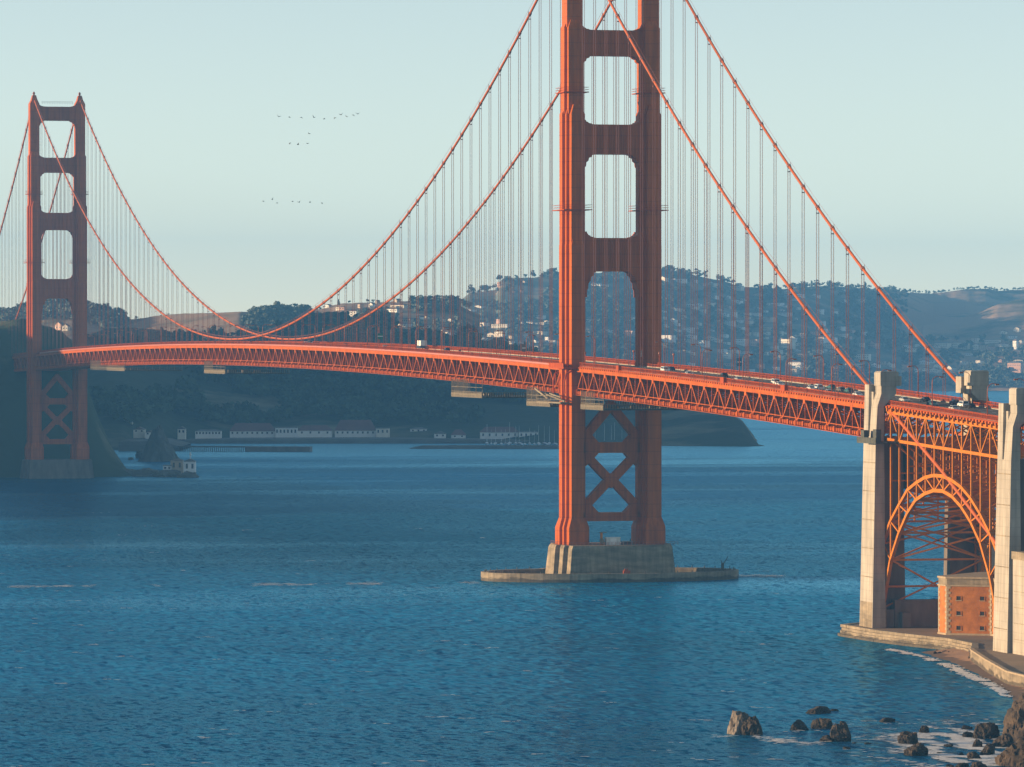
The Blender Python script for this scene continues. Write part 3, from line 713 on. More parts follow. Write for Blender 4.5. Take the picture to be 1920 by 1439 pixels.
# ------------------------------------------------------------------ concrete pylons, arch span
GZ0 = 4.4
def pylon(s, ya, yb, zb, zsh, ztop, label, xin):
    """s: -1 sea side, +1 bay side; ya north face, yb south face"""
    e = empty('concrete_pylon', (s*13, (ya+yb)/2, zb)); tag(e, label, 'pylon', 'concrete pylons at the ends of the arch span')
    def rect(xo, xi, y0, y1): a, c = sorted((s*xo, s*xi)); return (a, c, y1, y0)
    zm = zsh-14.5
    L = ya-yb
    b = MB(); b.frustum(rect(18.3,14.4,ya+.3,yb-.3), rect(17.2,14.75,ya,yb), zb, zm); b.build('shaft', 'concrete', e)
    b = MB(); b.frustum(rect(14.38,xin,ya+.2,ya-L*.48), rect(14.73,xin+.8,ya-.1,ya-L*.45), zb, zm-.02); b.build('inner_wall', 'concrete_dark', e)  # darker than the shaft: the shade under the deck is in this colour
    b = MB(); b.frustum(rect(17.2,12.2,ya,ya-L*.36), rect(16.9,12.2,ya-.1,ya-L*.36), zm, zsh); b.build('north_buttress', 'concrete', e)
    b = MB()
    b.frustum(rect(17.2,14.75,ya-L*.47,yb), rect(16.7,14.75,ya-L*.50,yb), zm, zsh-6)
    b.frustum(rect(16.7,14.75,ya-L*.50,yb), rect(15.6,11.2,ya-L*.52,yb), zsh-6, zsh-2.5)
    b.box(*rect(15.6,11.2,ya-L*.52,yb), zsh-2.5, zsh-.3)
    b.build('south_buttress', 'concrete', e)
    b = MB(); b.box(*rect(16.2,12.9,ya-L*.36,ya-L*.52), zm, zsh-2.0); b.build('recess_wall', 'concrete', e)
    b = MB(); b.box(*rect(15.9,10.6,ya-L*.50,yb-.25), zsh-.3, ztop); b.frustum(rect(15.9,10.6,ya-L*.50,yb-.25), rect(15.5,11,ya-L*.53,yb+.1), ztop, ztop+.35); b.build('cap', 'concrete', e)
    b = MB(); b.prism_z([(s*10.6+s*0.2*0+math.cos(t)*.9, yb-.1+math.sin(t)*.9) for t in np.linspace(0,2*math.pi,10)[:-1]], zsh-.3, ztop-1.0); b.build('corner_knob', 'concrete', e)
    b = MB(); b.box(*rect(13.6,9.85,ya-.6,ya-L*.48), zsh-2.4, ztop-1.4); b.build('rear_block', 'concrete', e)
    for k in range(6):                                    # lift joints in the concrete
        z = zb+6+k*8.0
        f = (z-zb)/(zm-zb); xo = 18.3-1.1*f
        b = MB(); b.box(*rect(xo+.06,xo-.2,ya-.4,yb+.1), z, z+.25); b.build('lift_joint', 'concrete_old', e)
    return e
pylon(-1, -341.0, -352.0, 4.4, 72.3, 75.7, 'tall concrete pylon between suspended deck and arch, tide stained at its foot', 6.5)
pylon(1, -341.0, -352.0, 4.4, 72.3, 75.9, 'concrete pylon behind the roadway where the far cable comes down', 6.3)
pylon(-1, -454.0, -464.6, 4.2, 68.5, 72.2, 'concrete pylon at the shore end of the arch, beside the brick fort', 6.5)
for o_ in [o for o in bpy.data.objects if o.name.startswith('concrete_pylon')][:1]:
    b = MB(); b.frustum((-18.36,-14,-351.9,-341.2),(-18.22,-14,-351.8,-341.2),4.4,11.5); b.build('tide_stain', 'concrete_old', o_)
fw_ = empty('footing_wall', (0, -347, GZ0)); tag(fw_, 'low dark concrete footing wall under the arch between the pylons', 'wall')
for x0, x1, y0_, y1_, z1 in ((-11.0,6.2,-350.3,-346.7,12.0),(-14.3,-11.2,-350.4,-346.4,9.4),(11.2,14.3,-350.4,-346.4,9.4),(-9.5,-7.0,-352.5,-346.6,8.6)):
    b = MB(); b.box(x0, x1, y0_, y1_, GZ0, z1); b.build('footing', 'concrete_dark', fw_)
cw = empty('cross_wall', (0, -344, 44)); tag(cw, 'dark concrete cross wall joining the pair of pylons below the deck', 'wall')
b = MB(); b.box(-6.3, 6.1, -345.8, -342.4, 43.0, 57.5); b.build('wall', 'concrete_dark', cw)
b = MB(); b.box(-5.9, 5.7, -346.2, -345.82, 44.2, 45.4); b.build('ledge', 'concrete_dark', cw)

arch = empty('steel_arch_span', (0, -395, 5)); tag(arch, 'golden orange steel arch span over the brick fort', 'arch span')
PY = [-347.5-7.6*k for k in range(14)]
UPZ = [27.7,34.2,39.0,43.4,45.6,47.3,48.1,48.1,47.2,45.6,42.9,39.1,34.3,28.0]
LOZ = [9.7,23.5,31.3,37.1,41.0,42.9,44.0,44.1,42.9,40.4,36.7,31.5,22.9,10.0]
def ztop_(k): return 64.9-(PY[0]-PY[k])*0.0312
def zbot_(k): return 57.2-(PY[0]-PY[k])*0.0297
for s in (-1, 1):
    x = s*W
    for k in range(14):
        y = PY[k]
        if k < 13:
            y2 = PY[k+1]
            bar('spandrel_chord', (x,y+.5,ztop_(k)), (x,y2,ztop_(k+1)), .7, .9, 'steel_arch', arch)
            bar('spandrel_chord', (x,y+.5,zbot_(k)), (x,y2,zbot_(k+1)), .7, .85, 'steel_arch', arch)
            bar('arch_rib', (x,y,UPZ[k]), (x,y2,UPZ[k+1]), .9, .95, 'steel_arch', arch)
            bar('arch_rib', (x,y,LOZ[k]), (x,y2,LOZ[k+1]), .9, 1.0, 'steel_arch', arch)
            lo_k = (k % 2 == 0) if k < 7 else (k % 2 == 1)
            if k == 6:
                bar('diagonal', (x,y,zbot_(k)), (x,y2,ztop_(k+1)), .4, .4, 'steel_arch', arch); bar('diagonal', (x+.3,y,ztop_(k)), (x+.3,y2,zbot_(k+1)), .4, .4, 'steel_arch', arch)
                bar('diagonal', (x,y,LOZ[k]), (x,y2,UPZ[k+1]), .4, .4, 'steel_arch', arch); bar('diagonal', (x+.3,y,UPZ[k]), (x+.3,y2,LOZ[k+1]), .4, .4, 'steel_arch', arch)
            else:
                a, c = (zbot_(k), ztop_(k+1)) if lo_k else (ztop_(k), zbot_(k+1))
                bar('diagonal', (x,y,a), (x,y2,c), .4, .4, 'steel_arch', arch)
                a, c = (UPZ[k], LOZ[k+1]) if k < 6 else (LOZ[k], UPZ[k+1])
                bar('diagonal', (x,y,a), (x,y2,c), .45, .4, 'steel_arch', arch)
        bar('post', (x,y,LOZ[k] if k else 9.0), (x,y,ztop_(k)), .5, .55, 'steel_arch', arch)
br = MB()                                                 # bracing across the two ribs
for k in range(14):
    y = PY[k]
    for z in ((LOZ[k], UPZ[k]) if 0 < k < 13 else (LOZ[k]+6,)): br.beam((-W,y,z), (W,y,z), .55, .55)
    br.beam((-W,y,zbot_(k)), (W,y,zbot_(k)), .6, .8); br.box(-W, W, y-.2, y+.2, ztop_(k)-.4, ztop_(k)+.9)
    br.beam((-W,y,zbot_(k)), (0,y,ztop_(k)), .35, .35); br.beam((W,y,zbot_(k)), (0,y,ztop_(k)), .35, .35)
    if 0 < k < 13:
        br.beam((-W,y,UPZ[k]), (W,y,zbot_(k)), .4, .4); br.beam((W,y,UPZ[k]), (-W,y,zbot_(k)), .4, .4)
        br.beam((-W,y,(UPZ[k]+zbot_(k))/2), (W,y,(UPZ[k]+zbot_(k))/2), .4, .4)
        br.beam((-W,y,LOZ[k]), (W,y,UPZ[k]), .4, .4); br.beam((W,y,LOZ[k]), (-W,y,UPZ[k]), .4, .4)
        for xx in (-6.8, 0, 6.8): br.beam((xx,y,UPZ[k]), (xx,y,zbot_(k)), .35, .35)
    if k < 13:
        y2 = PY[k+1]
        for Z in (LOZ, UPZ):
            br.beam((-W,y,Z[k]), (W,y2,Z[k+1]), .5, .45); br.beam((W,y,Z[k]), (-W,y2,Z[k+1]), .5, .45)
        br.beam((-W,y,zbot_(k)), (W,y2,zbot_(k+1)), .4, .4); br.beam((W,y,zbot_(k)), (-W,y2,zbot_(k+1)), .4, .4)
stuff(br.build('rib_bracing', 'steel_arch', arch))
b = MB()
for k in range(27):
    y = -346-3.8*k
    b.box(-14.6, -13.2, y-.35, y+.35, zc(y)-.35, zc(y)+.62)
b.build('deck_brackets', 'steel_arch', arch)['kind'] = 'stuff'
b = MB(); b.box(-20.5,-13.0,-362,-345,56.0,56.5); b.box(-20.5,-20.3,-362,-345,56.5,57.6); b.beam((-20.4,-345,57.6),(-20.4,-362,57.6),.12,.12)
for yy in np.linspace(-362,-345,8): b.box(-20.5,-20.35,yy-.06,yy+.06,56.5,57.7)
b.box(-20.0,-18.6,-350,-347,56.5,59.6); b.box(-20.0,-18.6,-361,-358,56.5,60)
tag(b.build('work_platform', 'scaffold_dark'), 'dark hanging work platform beside the pylon foot of the arch truss', 'platform')

# ------------------------------------------------------------------ shore: land, seawall, fort, beach
GZ = 4.3
land = [(-20.8,-334.5),(-19.6,-362),(-16.5,-384),(-12.5,-402),(-13.5,-425),(-22.0,-447.5),(-23.5,-452.5),(-31.8,-488),(-42.0,-533),(-43.0,-552),(-40.0,-600),(60,-760),(400,-760),(400,-330),(60,-326),(-12,-324)]
b = MB(); b.prism_z(land[::-1] if False else land, -1.0, GZ)
struct(b.build('ground', 'ground'))
# seawall of long stone courses, parted into blocks
sw = empty('seawall', (-18, -370, WATER)); tag(sw, 'weathered stone seawall stepping into the water below the fort', 'seawall')
line = [(-10,-322.6),(-21.9,-334.0),(-20.9,-362.0),(-17.7,-385.0),(-13.6,-403.0),(-14.3,-426.0),(-21.4,-446.5)]
def poly_at(pts, t):
    for a, c in zip(pts[:-1], pts[1:]):
        L = math.dist(a, c)
        if t <= L: return (a[0]+(c[0]-a[0])*t/L, a[1]+(c[1]-a[1])*t/L)
        t -= L
    return pts[-1]
TOT = sum(math.dist(a, c) for a, c in zip(line[:-1], line[1:]))
for row, (z0, z1, out) in enumerate(((-1.0,2.0,1.15),(2.03,2.95,0.75),(2.98,3.75,0.4),(3.78,4.55,0.1))):
    t = 0.0; k = 0
    while t < TOT-0.5:
        L = rng.uniform(3.2, 6.2); t2 = min(t+L, TOT)
        a = np.array(poly_at(line, t+.02)); c = np.array(poly_at(line, t2-.02))
        d = c-a; d /= max(1e-6, np.linalg.norm(d)); nrm = np.array((-d[1], d[0]))*-1
        if nrm[0] > 0 and abs(nrm[0]) > abs(nrm[1]): nrm = -nrm
        o_ = out+rng.uniform(-.06, .06); q = MB()
        q.prism_z([tuple(a+nrm*o_), tuple(a-nrm*1.6), tuple(c-nrm*1.6), tuple(c+nrm*o_)], z0, z1-rng.uniform(0,.05)); 
        q.build('stone_block', 'concrete_old', sw); t = t2; k += 1

# brick fort
fort = empty('brick_fort', (0, -385, GZ)); tag(fort, 'red brick fort with pale stone quoins standing beneath the steel arch', 'fort')
FP = [(-8.4,-380.5),(-8.0,-386.3),(2.6,-392.6),(3.4,-398.5),(30,-410),(55,-405),(60,-372),(10,-362)]
FT = 20.2
b = MB(); b.prism_z(FP, GZ-.3, 17.6); b.build('wall', 'brick', fort)
b = MB(); cen = np.array((20.0,-386.0)); 
outs = [tuple(np.array(p)+(np.array(p)-cen)/np.linalg.norm(np.array(p)-cen)*.35) for p in FP]
b.prism_z(outs, 17.62, 18.0); b.build('cornice', 'granite', fort)
b = MB(); b.prism_z(FP, 18.02, FT-.5); b.build('parapet', 'concrete_old', fort)
b = MB(); b.prism_z(outs, FT-.48, FT); b.build('coping', 'granite', fort)
b = MB(); b.prism_z([tuple(np.array(p)+(np.array(p)-cen)/np.linalg.norm(np.array(p)-cen)*.25) for p in FP], GZ-.3, GZ+.5); b.build('plinth', 'granite', fort)
for i in (0, 1, 2, 3):                                    # quoin stones up each corner
    c = np.array(FP[i]); p = np.array(FP[i-1]); n = np.array(FP[(i+1) % len(FP)])
    e1 = (p-c)/np.linalg.norm(p-c); e2 = (n-c)/np.linalg.norm(n-c)
    out = -(e1+e2); out /= np.linalg.norm(out)
    if i == 3: continue
    for k in range(17):
        z0 = GZ+.52+k*.76; la, lb = (1.15,.6) if k % 2 else (.6,1.15)
        if i == 2: la, lb = la*.5, lb*.5
        q = MB(); q.prism_z([tuple(c+out*.09), tuple(c+e2*lb+out*.09), tuple(c+e2*lb-out*.2), tuple(c-out*.3), tuple(c+e1*la-out*.2), tuple(c+e1*la+out*.09)], z0, z0+.70)
        q.build('quoin', 'granite', fort)
def on_wall(i, f):
    a = np.array(FP[i]); c = np.array(FP[i+1]); return a+(c-a)*f, (c-a)/np.linalg.norm(c-a)
for i, fs, w in ((1,(0.27,0.80),1.15),(2,(0.45,),0.55)):
    for f in fs:
        p, d = on_wall(i, f); nrm = np.array((d[1], -d[0]))
        for zz in (6.3, 10.3, 14.4):
            wd = empty('window', (p[0], p[1], zz), fort)
            q = MB(); q.prism_z([tuple(p-d*w/2+nrm*.02), tuple(p+d*w/2+nrm*.02), tuple(p+d*w/2-nrm*.3), tuple(p-d*w/2-nrm*.3)], zz-.52, zz+.52); q.build('opening', 'hollow', wd)
            for side in (-1, 1):
                a = p+d*side*(w/2+.14)
                q = MB(); q.prism_z([tuple(a-d*.13+nrm*.1), tuple(a+d*.13+nrm*.1), tuple(a+d*.13-nrm*.1), tuple(a-d*.13-nrm*.1)], zz-.6, zz+.6); q.build('jamb', 'brick', wd)
            q = MB(); q.prism_z([tuple(p-d*(w/2+.3)+nrm*.12), tuple(p+d*(w/2+.3)+nrm*.12), tuple(p+d*(w/2+.3)-nrm*.1), tuple(p-d*(w/2+.3)-nrm*.1)], zz-.74, zz-.54); q.build('sill', 'granite', wd)

# anchorage block at the frame edge
an = empty('anchorage_block', (-5, -460, GZ)); tag(an, 'pale concrete anchorage wall beside the shore pylon', 'concrete block')
b = MB(); b.box(-17.4, 8, -520, -466.6, GZ-.3, 28.6); b.build('wall', 'concrete', an)
b = MB(); b.box(-17.7, 8.3, -520.4, -466.3, 28.62, 30.6); b.build('coping', 'concrete_old', an)
b = MB(); b.box(-16.2, 6, -516, -474, 30.62, 37); b.build('upper_wall', 'concrete_old', an)
for k in range(5):
    b = MB(); b.box(-17.46, -17.2, -519.5, -467.5, 8+4.1*k, 8.12+4.1*k); b.build('lift_joint', 'concrete_old', an)

# retaining wall behind the beach, with coping stones
rw = empty('retaining_wall', (-30, -490, 2)); tag(rw, 'low angled stone retaining wall behind the small sandy beach', 'wall')
rl = [(-22.3,-449.0),(-23.9,-454.5),(-32.4,-489.5),(-42.8,-535.5),(-44.0,-556),(-43.5,-580)]
T2 = sum(math.dist(a, c) for a, c in zip(rl[:-1], rl[1:])); t = 0
while t < T2-.3:
    t2 = min(t+rng.uniform(2.6, 4.2), T2)
    a = np.array(poly_at(rl, t+.03)); c = np.array(poly_at(rl, t2-.03)); d = (c-a)/np.linalg.norm(c-a); nr = np.array((d[1], -d[0]))
    q = MB(); q.prism_z([tuple(a+nr*.5), tuple(a-nr*.3), tuple(c-nr*.3), tuple(c+nr*.5)][::-1], 0.5, 4.3); q.build('stone_panel', 'concrete_old', rw)
    q = MB(); q.prism_z([tuple(a+nr*.7), tuple(a-nr*.4), tuple(c-nr*.4), tuple(c+nr*.7)][::-1], 4.33, 4.75+rng.uniform(-.03,.03)); q.build('coping_stone', 'granite', rw)
    t = t2
# beach
wl = [(-14.2,-404),(-23.0,-409),(-25.5,-429.6),(-29.5,-457.4),(-39.0,-503.2),(-45.5,-535.2),(-56.5,-578.5),(-66,-620)]
vv = []; ff = []; NB = 60
TW = sum(math.dist(a, c) for a, c in zip(wl[:-1], wl[1:]))
for i in range(NB+1):
    w_ = np.array(poly_at(wl, TW*i/NB)); e_ = w_ + np.array((13.0 + 6*math.sin(i*.05), -3.0))
    for j in range(9):
        f = j/8-0.45; p = w_+(e_-w_)*f*1.5
        vv.append((p[0], p[1], WATER + (2.4*f if f > 0 else 1.6*f) + 0.12*float(fbm(p[0]*.15, p[1]*.15, 5, 3))))
for i in range(NB):
    for j in range(8): a = i*9+j; ff.append((a, a+1, a+10, a+9))
b = MB(); b.add(vv, ff); struct(b.build('beach', 'sand', None, True))

# ------------------------------------------------------------------ rocks
def rock(px, py, wpx, hpx, label, m='rock', seed=0, lean=0.0, group='rocks awash near the beach', depth_f=0.9, flat=0.0, name='rock', z=WATER, sharp=1.0, peak=0.0):
    p = on_z(px, py, z); d = (p-CAM)@FW; w = wpx/FPX*d; h = hpx/FPX*d
    r_ = np.random.RandomState(seed*7+13)
    import bmesh
    bm = bmesh.new(); bmesh.ops.create_icosphere(bm, subdivisions=5 if wpx > 18 else 3, radius=1.0)
    co_ = np.array([v.co[:] for v in bm.verts])
    planes = [(lambda n: n/np.linalg.norm(n))(r_.normal(size=3)) for _ in range(13)]
    out = np.sign(co_)*np.abs(co_)**0.72
    for n in planes:                                      # break off facets
        c = r_.uniform(0.62, 1.0)
        q = out@n; k = q > c; out[k] -= np.outer(q[k]-c, n)*0.92*sharp
    nx = np.array([fbm(out[:,0]*2.2+seed, out[:,1]*2.2+out[:,2]*1.7, seed, 4)]).T
    n2 = np.array([fbm(out[:,0]*6+seed, out[:,1]*6-out[:,2]*5, seed+5, 3)]).T
    n3 = np.array([np.abs(fbm(out[:,0]*3.1+seed*2+out[:,2], out[:,1]*3.1+out[:,2]*2.3, seed+21, 5))]).T
    n4 = np.array([fbm(out[:,0]*14+seed, out[:,1]*14-out[:,2]*13, seed+8, 3)]).T
    out = out*(1+0.16*nx+0.05*n2-0.26*n3+0.035*n4)
    out[:,0] += lean*np.clip(out[:,2], 0, 2)
    if peak: out[:,:2] *= (1-peak*np.clip(out[:,2]/out[:,2].max(), 0, 1)**.8)[:,None]
    lo, hi = out.min(0), out.max(0); zz = out[:,2]
    sx = w/(hi[0]-lo[0]); sz = h/(hi[2]*0.94)
    P = np.stack([(out[:,0]-(lo[0]+hi[0])/2)*sx, out[:,1]*sx*depth_f, np.where(zz > 0, zz*sz, zz*min(sz, 2.0))], -1)
    ang = -YAW
    X = P[:,0]*math.cos(ang)-P[:,1]*math.sin(ang); Y = P[:,0]*math.sin(ang)+P[:,1]*math.cos(ang)
    for v, x, y, zq in zip(bm.verts, X, Y, P[:,2]): v.co = (x, y, zq)
    me = bpy.data.meshes.new(name); bm.to_mesh(me); bm.free()
    o = link(name, me, m, None, False); o.location = tuple(p + FW*np.array((1,1,0))*w*depth_f*0.4)
    tag(o, label, 'rock', group); return o
ROCKS = [
 (1387,1378,50,42,'big sea rock with pale guano-whitened crown, seaward most of all','rock_pale'),
 (1411,1379,44,34,'dark rock lobe leaning against the guano-whitened sea rock','rock'),
 (1536,1339,53,13,'long low reddish rock, farthest offshore of the scattered rocks','rock'),
 (1565,1334,17,4,'tiny flat rock at the end of the long low rock','rock'),
 (1500,1370,39,19,'rounded rock with rust-brown sunlit flank, left of its twin','rock'),
 (1542,1367,44,19,'dark ridge-backed rock almost touching the rust-brown rock','rock'),
 (1578,1391,44,32,'tall blocky dark rock with steep shoreward face','rock'),
 (1553,1391,34,11,'low shelf of rock at the foot of the blocky dark rock','rock'),
 (1581,1358,13,5,'small pointed rock behind the blocky dark rock','rock'),
 (1588,1405,15,4,'barely awash rock in front of the blocky dark rock','rock'),
 (1627,1396,13,3,'small awash rock between the blocky rock and the stacked pair','rock'),
 (1602,1394,9,2,'tiniest rock chip beside the blocky dark rock','rock'),
 (1663,1355,34,8,'lone low pointed rock off the beach bay','rock'),
 (1733,1375,20,13,'dark pointed rock between stacked pair and shore boulders','rock'),
 (1695,1378,14,6,'small double bump of rock behind the stacked pair','rock'),
 (1704,1396,40,22,'smooth sunlit boulder, the rear one of the stacked pair','rock'),
 (1719,1418,47,22,'angular brown boulder, the front one of the stacked pair','rock'),
 (1761,1414,10,3,'small awash rock right of the stacked pair','rock'),
 (1813,1368,22,7,'flat dark rock at the outer edge of the shore boulders','rock'),
 (1815,1383,22,10,'brown-topped rock in the white foam','rock'),
 (1852,1386,55,28,'large dark boulder at the foot of the bluff','rock'),
 (1881,1402,45,24,'rounded grey boulder in front of the large dark boulder','rock'),
 (1833,1402,20,15,'steep little rock standing in the white foam','rock'),
 (1852,1416,30,20,'dark conical rock in the foam below the grey boulder','rock'),
 (1829,1424,30,13,'low slab rock with orange sunlit nose','rock'),
 (1802,1417,11,5,'small rock in the foam left of the slab','rock'),
 (1780,1401,20,5,'flat awash rock amid the foam streaks','rock'),
 (1838,1443,40,13,'brown rock cut by the lower picture edge','rock'),
 (1804,1441,28,10,'mussel-dark rock by the lower picture edge','rock'),
 (1781,1439,17,5,'low awash rock by the lower picture edge','rock'),
]
for i, (px, py, w, h, lab, m) in enumerate(ROCKS): rock(px, py, w, h, lab, m, i+1, lean=rng.uniform(-.15,.15))
rock(1911,1438,88,52,'biggest brown boulder in the near shore corner','cliff',51, group='shore boulders')
rock(1936,1392,104,84,'steep brown rocky bluff rising from the beach end','cliff',52, depth_f=1.6, name='bluff', group='shore boulders', sharp=.7)
rock(1944,1345,62,48,'upper shoulder of the brown bluff above the sand','cliff',57, depth_f=1.6, name='bluff', group='shore boulders', sharp=.7)
# rubble along the foot of the seawall
for i in range(26):
    f = i/25; px = 1752+80*f+rng.uniform(-3,3); py = 1224+2*f+rng.uniform(-2,4)
    rock(px, py, rng.uniform(5,10), rng.uniform(3,6), 'small dark rock in the seawall foot rubble, %s from the open water' % ORD[i], 'rock', 60+i, group='rubble at the seawall foot')

# foam: flakes of white water
fm = MB()
def flake(p, L, wd, ang, z):
    n = 7; pts = []
    for k in range(n):
        t = 2*math.pi*k/n; r_ = rng.uniform(.55, 1.1)
        x, y = L*math.cos(t)*r_, wd*math.sin(t)*r_
        pts.append((p[0]+x*math.cos(ang)-y*math.sin(ang), p[1]+x*math.sin(ang)+y*math.cos(ang), z))
    fm.add(pts, [tuple(range(n))])
def foam_patch(px, py, rx, ry, n, big=1.0):
    for _ in range(n):
        q = on_z(px+rng.gauss(0,1)*rx, py+rng.gauss(0,1)*ry)
        dens = float(fbm(q[0]*.30, q[1]*.12, 77, 4))
        if dens < 0.06: continue
        flake(q, rng.uniform(.3,1.5)*big, rng.uniform(.1,.45)*big, -YAW+rng.uniform(-.35,.35), WATER+.05+rng.uniform(0,.07))
for px, py, rx, ry, n, bg_ in ((1790,1398,50,18,6000,1.1),(1760,1387,55,10,2400,1.0),(1820,1415,35,15,4000,1.1),(1700,1415,35,6,260,.9),(1465,1388,16,3,160,1.0),(1515,1390,14,3,120,1.0),
                              (1400,1382,30,2,120,.9),(1555,1392,25,2,110,.9),(1500,1371,24,2,90,.8),(1385,1417,9,2,60,1.2),(1640,1360,40,4,100,.8),(1450,1366,22,2,70,.8),(1870,1375,18,8,600,1.0)):
    foam_patch(px, py, rx, ry, n, bg_)
surf = [(1672,1219),(1700,1225),(1730,1232),(1765,1243),(1800,1257),(1830,1272),(1860,1283),(1880,1296),(1893,1308),(1900,1320)]
for i in range(4200):
    t = rng.random(); k = t*(len(surf)-1); j = int(k); f = k-j
    px = surf[j][0]+(surf[j+1][0]-surf[j][0])*f-1; py = surf[j][1]+(surf[j+1][1]-surf[j][1])*f
    swell = float(fbm(t*9, 0.3, 5, 2)); wdt = 0.7+5.0*max(0, swell+.2)
    q = on_z(px+rng.gauss(-3,4), py+rng.gauss(0,1)*wdt*0.8)
    if float(fbm(q[0]*.12, q[1]*.12, 31, 3)) < -.12: continue
    flake(q, rng.uniform(.4,1.5), rng.uniform(.15,.5), R(65)+rng.uniform(-.4,.4), WATER+.1+rng.uniform(0,.1))
for _ in range(150):                                      # scattered whitecaps
    px, py = rng.uniform(0,1900), 950+489*rng.random()**0.8
    q = on_z(px, py)
    if q[0] > -30 and q[1] < -300: continue
    for j in range(rng.randint(1,4)): flake(q+np.array((rng.uniform(-2,2), rng.uniform(-2,2), 0)), rng.uniform(.4,1.4), rng.uniform(.15,.5), -YAW+rng.uniform(-.3,.3), WATER+.1)
for i in range(1300):                                      # wake line of the fender and tide rip
    px = rng.uniform(20,900) if i % 3 else rng.uniform(1385,1610); py = (1101-0.009*px if px < 900 else 1081)+rng.gauss(0,1.2)
    if float(fbm(px*.012, 1.0, 8, 3)) < -.05: continue
    flake(on_z(px, py), rng.uniform(.5,2.2), rng.uniform(.15,.4), -YAW+rng.uniform(-.2,.2), WATER+.08)
fo = fm.build('sea_foam', 'foam'); tag(fo, 'white sea foam on the waves and round the rocks', kind='stuff')

# ------------------------------------------------------------------ work platforms under the deck
def enclosure(ya, yb, x0, x1, depth, label, curtain):
    e = empty('work_enclosure', ((x0+x1)/2, (ya+yb)/2, zc(ya)-8-depth)); tag(e, label, 'platform', 'painting enclosures hung under the deck')
    zt_ = zc(max(ya,yb) if ya < 0 else ya)-8.1; zb = zt_-depth
    b = MB(); b.box(x0, x1, ya, yb, zb, zb+.5); b.build('floor', 'scaffold_dark', e)
    sl_ = MB()
    n = int((yb-ya)/0.9)
    for i in range(n+1):
        y = ya+(yb-ya)*i/n; hgt = depth+1.5 if (y-ya) > (yb-ya)*(1-curtain) else 2.2
        sl_.box(x0-.05, x0+.05, y-.06, y+.06, zb+.1, zb+hgt*rng.uniform(.93,1.0)); sl_.box(x0-.06, x0+.04, y+.2, y+.62, zb+.1, zb+1.9*rng.uniform(.93,1.0))
    stuff(sl_.build('slats', 'scaffold', e))
    sl_ = MB(); n = int((x1-x0)/0.9)
    for i in range(n+1):
        x = x0+(x1-x0)*i/n; hgt = 2.1
        sl_.box(x-.2, x+.2, ya-.05, ya+.05, zb+.1, zb+hgt*rng.uniform(.93,1.0)); 
    stuff(sl_.build('slats', 'scaffold_dark', e))  # slats turned from the sun take a darker colour as painted shade
    for z in (zb+1.2, zb+2.2, zb+depth*.7): bar('rail', (x0-.05,ya,z), (x0-.05,yb,z), .12, .12, 'scaffold', e)
    bar('rail', (x0,ya-.06,zb+2.1), (x1,ya-.06,zb+2.1), .12, .12, 'scaffold', e)
    for y in np.linspace(ya, yb, 6):
        for x in (x0, x1): bar('hanger_post', (x,y,zb), (x,y,zt_+1.2), .18, .18, 'scaffold', e)
    for i in range(7):
        y = rng.uniform(ya+1, yb-2); x = rng.uniform(x0+1, x1-2); b = MB(); b.box(x, x+rng.uniform(1,4), y, y+rng.uniform(.6,2), zb+.5, zb+rng.uniform(.9,1.9)); b.build('gear_crate', 'scaffold', e)
    return e
enclosure(-52, -22, -16.2, 15.5, 5.0, 'large slatted enclosure under the deck in front of the near tower', .55)
enclosure(20, 54, -16.4, 15.5, 5.6, 'slatted enclosure under the deck just behind the near tower', .5)
enclosure(122, 172, -16.6, 15.0, 5.6, 'slatted enclosure under the deck, second behind the near tower', .55)
enclosure(645, 700, -16.2, 14.5, 4.8, 'slatted enclosure under the middle of the main span', .4)
enclosure(935, 1050, -16.2, 14.5, 4.0, 'dim slatted enclosure under the deck near the far tower', .3)

# ------------------------------------------------------------------ street lamps
def lamp_proto():
    e = empty('street_lamp', (0,0,0))
    b = MB(); b.tube([(0,0,0),(0,0,7.6),(.25,0,8.5),(.95,0,9.05),(1.9,0,9.15),(2.5,0,9.05)], [.15,.12,.11,.10,.09,.09], 6); b.build('post', 'lamp_paint', e, True)
    b = MB(); b.tube([(0,0,0),(0,0,1.1)], [.3,.22], 6); b.build('base', 'lamp_paint', e)
    b = MB(); b.frustum((2.1,3.3,-.28,.28),(2.25,3.1,-.18,.18),8.78,9.12); b.build('lantern', 'lamp_paint', e)
    b = MB(); b.box(2.25,3.15,-.2,.2,8.68,8.78); b.build('lens', 'lamp_glass', e)
    return e
lp = lamp_proto(); first = [True]
def place_lamp(x, y, rz, label):
    loc = (x, y, zc(y)+1.4)
    if first[0]: o = lp; o.location = loc; o.rotation_euler = (0,0,rz); first[0] = False
    else: o = dup(lp, loc, rz)
    tag(o, label, 'street lamp', 'street lamps along both sides of the roadway')
LAMP_N = []
for k in range(7):
    place_lamp(-10.4, -152.4-45.72*k if k < 7 else 0, 0, 'seaward street lamp, %s along the deck shoreward of the near tower' % ORD[k])
for k in range(9):
    place_lamp(10.4, -32.2-45.72*k, math.pi, 'bayside street lamp, %s along the deck shoreward of the near tower' % ORD[k])
for k in range(26):
    place_lamp(-10.4, 33.5+45.72*k, 0, 'seaward street lamp, %s along the main span from the near tower' % ORD[k])
    place_lamp(10.4, 60.6+45.72*k, math.pi, 'bayside street lamp, %s along the main span from the near tower' % ORD[k])
